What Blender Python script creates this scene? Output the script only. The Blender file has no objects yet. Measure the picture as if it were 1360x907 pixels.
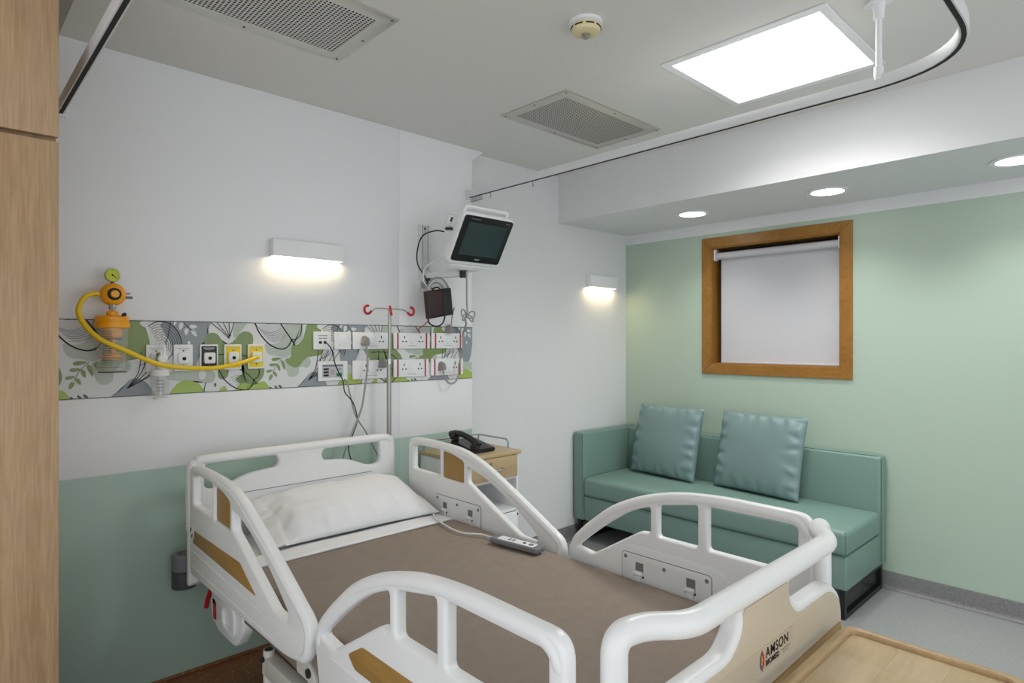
import bpy, bmesh, math, random
from mathutils import Vector, Matrix, noise

# ------------------------------------------------------------------ camera, world, exposure
scene = bpy.context.scene
C = scene.collection
cam_d = bpy.data.cameras.new('camera'); cam = bpy.data.objects.new('camera', cam_d); C.objects.link(cam)
YAW = math.radians(46.53)                       # angle of the view direction from +X towards +Y
cam.location = (0, 0, 1.5)
cam.rotation_euler = (math.radians(90), 0, YAW - math.radians(90))
cam_d.sensor_fit = 'HORIZONTAL'; cam_d.sensor_width = 36.0
cam_d.lens = 820.0 / 1360.0 * 36.0
cam_d.shift_y = -0.5 / 1360.0
cam_d.clip_start = 0.02
scene.camera = cam
w = bpy.data.worlds.new('world'); scene.world = w; w.use_nodes = True
w.node_tree.nodes['Background'].inputs[0].default_value = (0.94, 0.97, 1.0, 1)
w.node_tree.nodes['Background'].inputs[1].default_value = 0.8
vs = scene.view_settings
vs.view_transform = 'Standard'; vs.look = 'None'; vs.gamma = 1.0; vs.use_curve_mapping = False
vs.exposure = 0.75
PANEL_E = 2.4; DOWN_E = 6.0; WALL_LAMP_E = 20.0; PANEL_W = 10.0; DOWN_W = 17.0

# ------------------------------------------------------------------ materials
def lin(c):
    return tuple((v/255/12.92 if v/255 <= .04045 else ((v/255+.055)/1.055)**2.4) for v in c)
MATS = {}
def mat(name, rgb, rough=.5, metal=0., bump=0., bscale=60., var=0., vscale=8., spec=.5, emit=None, trans=0., alpha=1., coat=0.):
    if name in MATS: return MATS[name]
    m = bpy.data.materials.new(name); m.use_nodes = True; nt = m.node_tree; b = nt.nodes['Principled BSDF']
    c = lin(rgb)
    b.inputs['Base Color'].default_value = (*c, 1); b.inputs['Roughness'].default_value = rough
    b.inputs['Metallic'].default_value = metal; b.inputs['Specular IOR Level'].default_value = spec
    b.inputs['Coat Weight'].default_value = coat
    if trans: b.inputs['Transmission Weight'].default_value = trans; b.inputs['IOR'].default_value = 1.2
    if alpha < 1: b.inputs['Alpha'].default_value = alpha
    if emit:
        b.inputs['Emission Color'].default_value = (*emit[0], 1); b.inputs['Emission Strength'].default_value = emit[1]
    tc = nt.nodes.new('ShaderNodeTexCoord')
    if var:
        n = nt.nodes.new('ShaderNodeTexNoise'); n.inputs['Scale'].default_value = vscale; n.inputs['Detail'].default_value = 4
        r = nt.nodes.new('ShaderNodeMix'); r.data_type = 'RGBA'
        r.inputs[6].default_value = (*[v*(1-var) for v in c], 1); r.inputs[7].default_value = (*[min(1, v*(1+var)) for v in c], 1)
        nt.links.new(tc.outputs['Object'], n.inputs['Vector']); nt.links.new(n.outputs['Fac'], r.inputs[0]); nt.links.new(r.outputs[2], b.inputs['Base Color'])
    if bump:
        n2 = nt.nodes.new('ShaderNodeTexNoise'); n2.inputs['Scale'].default_value = bscale; n2.inputs['Detail'].default_value = 3
        bp = nt.nodes.new('ShaderNodeBump'); bp.inputs['Strength'].default_value = bump; bp.inputs['Distance'].default_value = .002
        nt.links.new(tc.outputs['Object'], n2.inputs['Vector']); nt.links.new(n2.outputs['Fac'], bp.inputs['Height']); nt.links.new(bp.outputs[0], b.inputs['Normal'])
    MATS[name] = m
    return m
def wood(name, a, b_, sc=(6, 6, .5), rough=.45, detail=5, mid=.5, fine=14.):
    m = bpy.data.materials.new(name); m.use_nodes = True; nt = m.node_tree; b = nt.nodes['Principled BSDF']
    b.inputs['Roughness'].default_value = rough
    tc = nt.nodes.new('ShaderNodeTexCoord'); mp = nt.nodes.new('ShaderNodeMapping'); mp.inputs['Scale'].default_value = sc
    n = nt.nodes.new('ShaderNodeTexNoise'); n.inputs['Scale'].default_value = 3; n.inputs['Detail'].default_value = detail; n.inputs['Distortion'].default_value = .6
    n2 = nt.nodes.new('ShaderNodeTexNoise'); n2.inputs['Scale'].default_value = fine; n2.inputs['Detail'].default_value = 3
    ad = nt.nodes.new('ShaderNodeMath'); ad.operation = 'MULTIPLY_ADD'; ad.inputs[1].default_value = .5
    ml = nt.nodes.new('ShaderNodeMath'); ml.operation = 'MULTIPLY'; ml.inputs[1].default_value = .5
    cr = nt.nodes.new('ShaderNodeValToRGB'); cr.color_ramp.elements[0].position = mid-.17; cr.color_ramp.elements[1].position = mid+.17
    cr.color_ramp.elements[0].color = (*lin(a), 1); cr.color_ramp.elements[1].color = (*lin(b_), 1)
    L = nt.links.new
    L(tc.outputs['Object'], mp.inputs[0]); L(mp.outputs[0], n.inputs['Vector']); L(mp.outputs[0], n2.inputs['Vector'])
    L(n2.outputs['Fac'], ml.inputs[0]); L(n.outputs['Fac'], ad.inputs[0]); L(ml.outputs[0], ad.inputs[2]); L(ad.outputs[0], cr.inputs[0]); L(cr.outputs[0], b.inputs['Base Color'])
    MATS[name] = m
    return m
def speckle(name, rgb, rgb2, rgb3, scale=220., rough=.45):
    m = bpy.data.materials.new(name); m.use_nodes = True; nt = m.node_tree; b = nt.nodes['Principled BSDF']; b.inputs['Roughness'].default_value = rough
    tc = nt.nodes.new('ShaderNodeTexCoord'); v = nt.nodes.new('ShaderNodeTexVoronoi'); v.inputs['Scale'].default_value = scale
    cr = nt.nodes.new('ShaderNodeValToRGB'); cr.color_ramp.interpolation = 'CONSTANT'
    e = cr.color_ramp.elements; e[0].color = (*lin(rgb2), 1); e[1].position = .12; e[1].color = (*lin(rgb), 1)
    x = e.new(.92); x.color = (*lin(rgb3), 1)
    sp = nt.nodes.new('ShaderNodeSeparateColor')
    L = nt.links.new
    L(tc.outputs['Object'], v.inputs['Vector']); L(v.outputs['Color'], sp.inputs[0]); L(sp.outputs[0], cr.inputs[0])
    n = nt.nodes.new('ShaderNodeTexNoise'); n.inputs['Scale'].default_value = 1.6
    mx = nt.nodes.new('ShaderNodeMix'); mx.data_type = 'RGBA'; mx.inputs[0].default_value = .55; mx.inputs[7].default_value = (*lin(rgb), 1)
    L(tc.outputs['Object'], n.inputs['Vector']); L(cr.outputs[0], mx.inputs[6]); L(mx.outputs[2], b.inputs['Base Color'])
    MATS[name] = m
    return m

M_wall = mat('wall_white', (222, 223, 224), .55, bump=.03, bscale=90)
M_lam = mat('laminate_white', (236, 237, 239), .38, bump=.015, bscale=30)
M_ceil = mat('ceiling_white', (224, 222, 217), .7, bump=.05, bscale=60)
M_mint = mat('mint_paint', (176, 194, 178), .5, bump=.03, bscale=90)
M_teal_lam = mat('teal_laminate', (170, 195, 183), .4, bump=.01, bscale=30)
M_floor = speckle('grey_vinyl', (152, 154, 155), (126, 128, 129), (174, 176, 177))
M_base = speckle('grey_cove_vinyl', (122, 122, 122), (92, 92, 92), (150, 150, 150), 160)
M_brown = speckle('brown_vinyl', (128, 84, 52), (96, 60, 36), (196, 160, 128), 130)
M_ward = wood('wardrobe_oak', (158, 126, 92), (188, 156, 120), (9, 9, .45), fine=22)
M_frame = wood('window_teak', (136, 92, 34), (160, 114, 50), (4, 4, 4), .35)
M_maple = wood('maple_veneer', (180, 156, 118), (194, 171, 134), (1.2, 8, 8), .4)
M_maple2 = wood('maple_veneer_pale', (184, 161, 125), (198, 177, 142), (1.2, 8, 8), .4)
M_maple_rim = wood('maple_moulding', (172, 144, 104), (188, 160, 120), (1.2, 8, 8), .4)
M_inlay = wood('bed_wood_inlay', (150, 114, 56), (166, 130, 68), (6, 1, 6), .45)
M_abs = mat('bed_white_plastic', (232, 233, 233), .32, bump=.01, bscale=200)
M_cream = mat('bed_cream_plastic', (200, 187, 165), .4, bump=.01, bscale=200)
M_metalw = mat('bed_painted_steel', (205, 204, 196), .45)
M_dark = mat('dark_rubber', (38, 38, 40), .6)
M_greyp = mat('grey_plastic', (118, 119, 124), .5)
M_greyd = mat('dark_grey_plastic', (78, 78, 84), .55)
M_red = mat('red_plastic', (176, 24, 34), .4)
M_sheet = mat('white_linen', (236, 237, 239), .85, bump=.12, bscale=70)
M_blank = mat('taupe_blanket', (147, 134, 123), .95, bump=.6, bscale=240, var=.13, vscale=22, spec=.2)
M_sofa = mat('teal_leatherette', (116, 144, 136), .42, bump=.12, bscale=320)
M_sofa2 = mat('teal_cushion', (116, 140, 140), .42, bump=.12, bscale=320)
M_seam = mat('teal_seam', (66, 90, 82), .7)
M_black = mat('black_steel', (22, 22, 24), .4)
M_chrome = mat('chrome', (190, 190, 192), .22, metal=1.)
M_steel = mat('brushed_steel', (176, 174, 168), .38, metal=1.)
M_ventm = mat('vent_steel', (206, 203, 195), .30, metal=.9)
M_void = mat('duct_black', (18, 18, 18), .9)
M_alu = mat('track_aluminium', (222, 223, 225), .4, metal=.1)
M_trackd = mat('track_slot', (26, 26, 26), .7)
M_plast = mat('switch_white', (236, 237, 238), .35)
M_blackp = mat('black_plastic', (20, 20, 22), .35)
M_yellow = mat('outlet_yellow', (238, 212, 20), .4)
M_hose = mat('yellow_hose', (236, 200, 24), .4)
M_orange = mat('regulator_yellow', (246, 168, 16), .32)
M_dial = mat('dial_green', (206, 214, 60), .5)
M_clear = mat('clear_plastic', (222, 226, 226), .05, alpha=.15)
M_gradu = mat('graduation_ink', (70, 74, 76), .6)
M_screen = mat('screen_glass', (44, 56, 60), .12, spec=.6)
M_scrblk = mat('bezel_black', (12, 12, 14), .25)
M_pouch = mat('brown_pouch', (44, 24, 22), .55, bump=.2, bscale=90)
M_pouch2 = mat('charcoal_pouch_panel', (26, 27, 30), .6)
M_cordg = mat('grey_cord', (150, 150, 148), .5)
M_cordw = mat('white_cord', (216, 217, 218), .5)
M_cordb = mat('black_cord', (26, 26, 26), .5)
M_blind = mat('blind_fabric', (198, 198, 202), .85, bump=.08, bscale=500)
M_glass = mat('window_glass', (40, 44, 46), .05)
M_detect = mat('detector_cream', (226, 212, 168), .5)
M_green = mat('call_green', (22, 110, 62), .4)
M_plug = mat('grey_plug', (142, 140, 136), .5)
M_ink = mat('ink_black', (16, 16, 18), .6)
M_inkg = mat('ink_grey', (120, 122, 124), .6)
M_lred = mat('logo_red', (190, 40, 36), .5); M_lor = mat('logo_orange', (232, 160, 50), .5); M_lgr = mat('logo_grey', (96, 100, 108), .5)
PR = {'sage': mat('print_sage', (184, 194, 184), .4), 'olive': mat('print_olive', (132, 152, 94), .4), 'olive2': mat('print_olive_dull', (130, 150, 102), .4),
      'blue': mat('print_blue_grey', (146, 153, 160), .4), 'pale': mat('print_pale_grey', (206, 208, 210), .4), 'lime': mat('print_lime', (166, 190, 96), .4),
      'white': mat('print_white', (222, 224, 224), .4), 'dark': mat('print_dark_olive', (84, 96, 66), .4)}
E_panel = mat('panel_diffuser', (240, 240, 240), .6, emit=((1., .985, .96), PANEL_E))
E_down = mat('downlight_diffuser', (240, 240, 240), .6, emit=((1., .975, .93), DOWN_E))
E_wlamp = mat('wall_lamp_diffuser', (250, 240, 220), .6, emit=((1., .80, .50), WALL_LAMP_E))

# ------------------------------------------------------------------ helpers
ORG = {}
def link_mesh(name, me, m, parent=None, smooth=40):
    """me is authored in world coordinates; it is shifted so the object's origin suits its parent."""
    o = bpy.data.objects.new(name, me); C.objects.link(o)
    if parent is not None:
        off = ORG[parent]
    else:
        xs = [v.co for v in me.vertices]
        lo = [min(c[i] for c in xs) for i in range(3)]; hi = [max(c[i] for c in xs) for i in range(3)]
        off = Vector(((lo[0]+hi[0])/2, (lo[1]+hi[1])/2, lo[2]))
        o.location = off
    me.transform(Matrix.Translation(-off))
    ORG[o] = off
    if parent is not None: o.parent = parent
    if m is not None:
        me.materials.clear(); me.materials.append(m)
    if smooth:
        for p in me.polygons: p.use_smooth = True
        me.set_sharp_from_angle(angle=math.radians(smooth))
    return o
def from_bm(name, bm, m, parent=None, smooth=40):
    bmesh.ops.recalc_face_normals(bm, faces=bm.faces[:])
    me = bpy.data.meshes.new(name); bm.to_mesh(me); bm.free()
    return link_mesh(name, me, m, parent, smooth)
def thing(name, label, cat, loc, group=None):
    o = bpy.data.objects.new(name, None); C.objects.link(o); o.location = loc; ORG[o] = Vector(loc)
    o.empty_display_size = .05
    return tag(o, label, cat, group)
def tag(o, label, cat, group=None):
    o['label'] = label; o['category'] = cat
    if group: o['group'] = group
    return o
def struct(o, label=None):
    o['kind'] = 'structure'
    if label: o['label'] = label
    return o
def add_box(bm, x0, x1, y0, y1, z0, z1, bev=0., seg=2):
    r = bmesh.ops.create_cube(bm, size=1.0)
    vs_ = r['verts']
    for v in vs_:
        v.co = Vector(((x0+x1)/2+v.co.x*(x1-x0), (y0+y1)/2+v.co.y*(y1-y0), (z0+z1)/2+v.co.z*(z1-z0)))
    if bev:
        es = list({e for v in vs_ for e in v.link_edges})
        bmesh.ops.bevel(bm, geom=es, offset=bev, segments=seg, affect='EDGES', profile=.5)
def box(name, x0, x1, y0, y1, z0, z1, m, parent=None, bev=0., seg=2):
    bm = bmesh.new(); add_box(bm, x0, x1, y0, y1, z0, z1, bev, seg)
    return from_bm(name, bm, m, parent)
def add_tube(bm, pts, r, n=10, cap=True, closed=False):
    pts = [Vector(p) for p in pts]; N = len(pts); rings = []
    rad = r if callable(r) else (lambda i: r)
    up = None
    for i, p in enumerate(pts):
        if closed: t = (pts[(i+1) % N]-pts[i-1])
        else: t = pts[min(i+1, N-1)]-pts[max(i-1, 0)]
        if t.length < 1e-9: t = Vector((0, 0, 1))
        t.normalize()
        if up is None:
            up = Vector((0, 0, 1)) if abs(t.z) < .9 else Vector((1, 0, 0))
        s = t.cross(up)
        if s.length < 1e-6: s = t.orthogonal()
        s.normalize(); up = s.cross(t).normalized()
        # keep radius through corners
        k = 1.0
        if 0 < i < N-1 or closed:
            a = (pts[(i+1) % N]-p); b = (p-pts[i-1])
            if a.length > 1e-9 and b.length > 1e-9:
                k = 1/max(.7, math.cos(a.angle(b)/2))
        rr = rad(i)*1.0
        rings.append([bm.verts.new(p+(s*math.cos(2*math.pi*j/n)*k+up*math.sin(2*math.pi*j/n))*rr) for j in range(n)])
    M = N if closed else N-1
    for i in range(M):
        a = rings[i]; b = rings[(i+1) % N]
        for j in range(n):
            bm.faces.new((a[j], a[(j+1) % n], b[(j+1) % n], b[j]))
    if cap and not closed:
        bm.faces.new(rings[0][::-1]); bm.faces.new(rings[-1])
def tube(name, pts, r, m, parent=None, n=10, closed=False, sm=0):
    bm = bmesh.new(); add_tube(bm, smooth_path(pts, sm, closed) if sm else pts, r, n, closed=closed)
    return from_bm(name, bm, m, parent, 50)
def smooth_path(pts, k=6, closed=False):
    pts = [Vector(p) for p in pts]; out = []; N = len(pts)
    for i in range(N if closed else N-1):
        if closed: p0, p1, p2, p3 = pts[i-1], pts[i], pts[(i+1) % N], pts[(i+2) % N]
        else: p0, p1, p2, p3 = pts[max(i-1, 0)], pts[i], pts[i+1], pts[min(i+2, N-1)]
        for j in range(k):
            t = j/k
            out.append(.5*((2*p1)+(-p0+p2)*t+(2*p0-5*p1+4*p2-p3)*t*t+(-p0+3*p1-3*p2+p3)*t**3))
    if not closed: out.append(pts[-1])
    return out
def fillet_path(pts, r, k=5):
    """round the corners of an open 3D path"""
    pts = [Vector(p) for p in pts]; out = [pts[0]]
    for i in range(1, len(pts)-1):
        p = pts[i]; a = pts[i-1]-p; b = pts[i+1]-p
        rr = min(r, a.length*.49, b.length*.49)
        A = p+a.normalized()*rr; B = p+b.normalized()*rr
        for j in range(k+1):
            t = j/k; out.append(A*(1-t)**2+p*2*t*(1-t)+B*t*t)
    out.append(pts[-1]); return out
def add_lathe(bm, prof, c, axis='Z', n=24, cap=True):
    c = Vector(c); rings = []
    for r, h in prof:
        ring = []
        for j in range(n):
            a = 2*math.pi*j/n; x, y = r*math.cos(a), r*math.sin(a)
            v = {'Z': Vector((x, y, h)), 'Y': Vector((x, -h, y)), 'X': Vector((h, x, y))}[axis]
            ring.append(bm.verts.new(c+v))
        rings.append(ring)
    for a, b in zip(rings, rings[1:]):
        for j in range(n): bm.faces.new((a[j], a[(j+1) % n], b[(j+1) % n], b[j]))
    if cap:
        bm.faces.new(rings[0][::-1]); bm.faces.new(rings[-1])
def lathe(name, prof, c, m, parent=None, axis='Z', n=24, cap=True):
    bm = bmesh.new(); add_lathe(bm, prof, c, axis, n, cap)
    return from_bm(name, bm, m, parent, 35)
def round_poly(pts, r, k=4):
    out = []; N = len(pts)
    for i in range(N):
        p = Vector(pts[i][:2]); rr0 = pts[i][2] if len(pts[i]) > 2 else r
        a = Vector(pts[i-1][:2])-p; b = Vector(pts[(i+1) % N][:2])-p
        rr = min(rr0, a.length*.48, b.length*.48)
        if rr < 1e-5: out.append((p.x, p.y)); continue
        A = p+a.normalized()*rr; B = p+b.normalized()*rr
        for j in range(k+1):
            t = j/k; q = A*(1-t)**2+p*2*t*(1-t)+B*t*t; out.append((q.x, q.y))
    return out
def area2(p): return sum(p[i-1][0]*p[i][1]-p[i][0]*p[i-1][1] for i in range(len(p)))
def plate_mesh(outer, holes, axis, c, thick, bev, res=2):
    """flat moulding: outline with holes, given thickness and rounded edges. axis = the normal."""
    cu = bpy.data.curves.new('tmp', 'CURVE'); cu.dimensions = '2D'; cu.fill_mode = 'BOTH'
    cu.extrude = max(thick/2-bev, 0); cu.bevel_depth = bev; cu.bevel_resolution = res; cu.offset = -bev
    for i, p in enumerate([outer]+list(holes)):
        if (area2(p) > 0) != (i == 0): p = p[::-1]
        s = cu.splines.new('POLY'); s.points.add(len(p)-1); s.use_cyclic_u = True
        for q, pt in zip(p, s.points): pt.co = (q[0], q[1], 0, 1)
    o = bpy.data.objects.new('tmp', cu); C.objects.link(o)
    dg = bpy.context.evaluated_depsgraph_get(); dg.update()
    me = bpy.data.meshes.new_from_object(o.evaluated_get(dg))
    bpy.data.objects.remove(o); bpy.data.curves.remove(cu)
    bm = bmesh.new(); bm.from_mesh(me); bpy.data.meshes.remove(me)
    bmesh.ops.remove_doubles(bm, verts=bm.verts[:], dist=1e-5)
    for v in bm.verts:
        x, y, z = v.co
        v.co = {'X': (c+z, x, y), 'Y': (x, c-z, y), 'Z': (x, y, c+z)}[axis]
    return bm
def plate(name, outer, holes, axis, c, thick, bev, m, parent=None, res=2):
    return from_bm(name, plate_mesh(outer, holes, axis, c, thick, bev, res), m, parent, 35)
def rect(a0, a1, b0, b1): return [(a0, b0), (a1, b0), (a1, b1), (a0, b1)]
def text_obj(name, body, x, y, z, size, m, parent, depth=.0006, bold=0., face='-Y'):
    cu = bpy.data.curves.new('tmp', 'FONT'); cu.body = body; cu.size = size; cu.extrude = depth; cu.offset = bold; cu.space_character = 1.12
    o = bpy.data.objects.new('tmp', cu); C.objects.link(o)
    dg = bpy.context.evaluated_depsgraph_get(); dg.update()
    me = bpy.data.meshes.new_from_object(o.evaluated_get(dg)); bpy.data.objects.remove(o); bpy.data.curves.remove(cu)
    if face == '-Y': T = Matrix.Rotation(math.radians(90), 4, 'X')
    else: T = face
    me.transform(Matrix.Translation((x, y, z)) @ T)
    return link_mesh(name, me, m, parent, 0)
def grid_mesh(f, nu, nv, closed_u=False):
    bm = bmesh.new(); g = [[bm.verts.new(f(i/nu, j/nv)) for j in range(nv+1)] for i in range(nu+1)]
    for i in range(nu):
        for j in range(nv):
            bm.faces.new((g[i][j], g[i+1][j], g[i+1][j+1], g[i][j+1]))
    return bm
# ------------------------------------------------------------------ the room
X0, X1, Y0, YA, YR, H = -.9, 4.24, -1.8, 3.025, 3.09, 2.72
XB, ZS = 3.406, 2.375                              # face and underside of the soffit beam
struct(box('floor', X0-.1, X1+.2, Y0-.1, YR+.2, -.1, 0, M_floor), 'grey speckled vinyl floor')
fb = struct(box('floor', X0+.02, 2.62, 2.40, YA-.004, 0, .004, M_brown), 'brown speckled vinyl floor strip under the bed head')
PX0, PX1, PY0, PY1 = 2.375, 3.01, .862, 1.497      # recessed light panel opening
struct(plate('ceiling', rect(.382, X1+.2, Y0-.1, YR+.2), [rect(PX0, PX1, PY0, PY1)], 'Z', H+.1, .2, 0, M_ceil), 'flat off-white plaster ceiling')
struct(box('ceiling', X0-.1, .382, Y0-.1, YR+.2, H+.16, H+.26, M_ceil), 'raised ceiling strip above the wardrobe')
struct(box('wall_left', X0-.1, X0, 1.9, YR+.2, 0, H+.2, M_wall))   # no walls behind the viewer: added uniform world light fills the room from there
# head wall: a furred-out wall clad in laminate panels, cut corner at the ceiling
XE = 2.518; ZB0, ZB1, ZT = 1.264, 1.59, .943
def ch(x0, x1, z0, z1): return [(x0, z0), (x1, z0), (x1, z1), (x0, z1)]
wh = struct(plate('wall_head', [(X0, 0), (XE-.004, 0), (XE-.004, 2.65), (2.615, 2.72), (2.615, H+.005), (.384, H+.005), (.384, H+.19), (X0, H+.19)], [], 'Y', (3.037+3.09)/2, .053+.02, 0, M_wall), 'white laminate clad wall behind the bed head')
XS_ = 1.972; g = .0012
def wpanel(nm, pts, m): return plate(nm, pts, [], 'Y', YA+.006, .012, .0008, m, wh, 1)
wpanel('wall_panel', ch(X0+.002, XS_-g, ZB1+g, H-.001), M_lam)
wpanel('wall_panel', [(XS_+g, ZB1+g), (XE, ZB1+g), (XE, 2.65), (2.612, H-.001), (XS_+g, H-.001)], M_lam)
wpanel('wall_panel', ch(X0+.002, XS_-g, ZT+g, ZB0-g), M_lam); wpanel('wall_panel', ch(XS_+g, XE, ZT+g, ZB0-g), M_lam)
wpanel('teal_wall_panel', ch(X0+.002, XS_-g, .012, ZT-g), M_teal_lam); wpanel('teal_wall_panel', ch(XS_+g, XE, .012, ZT-g), M_teal_lam)
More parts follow.
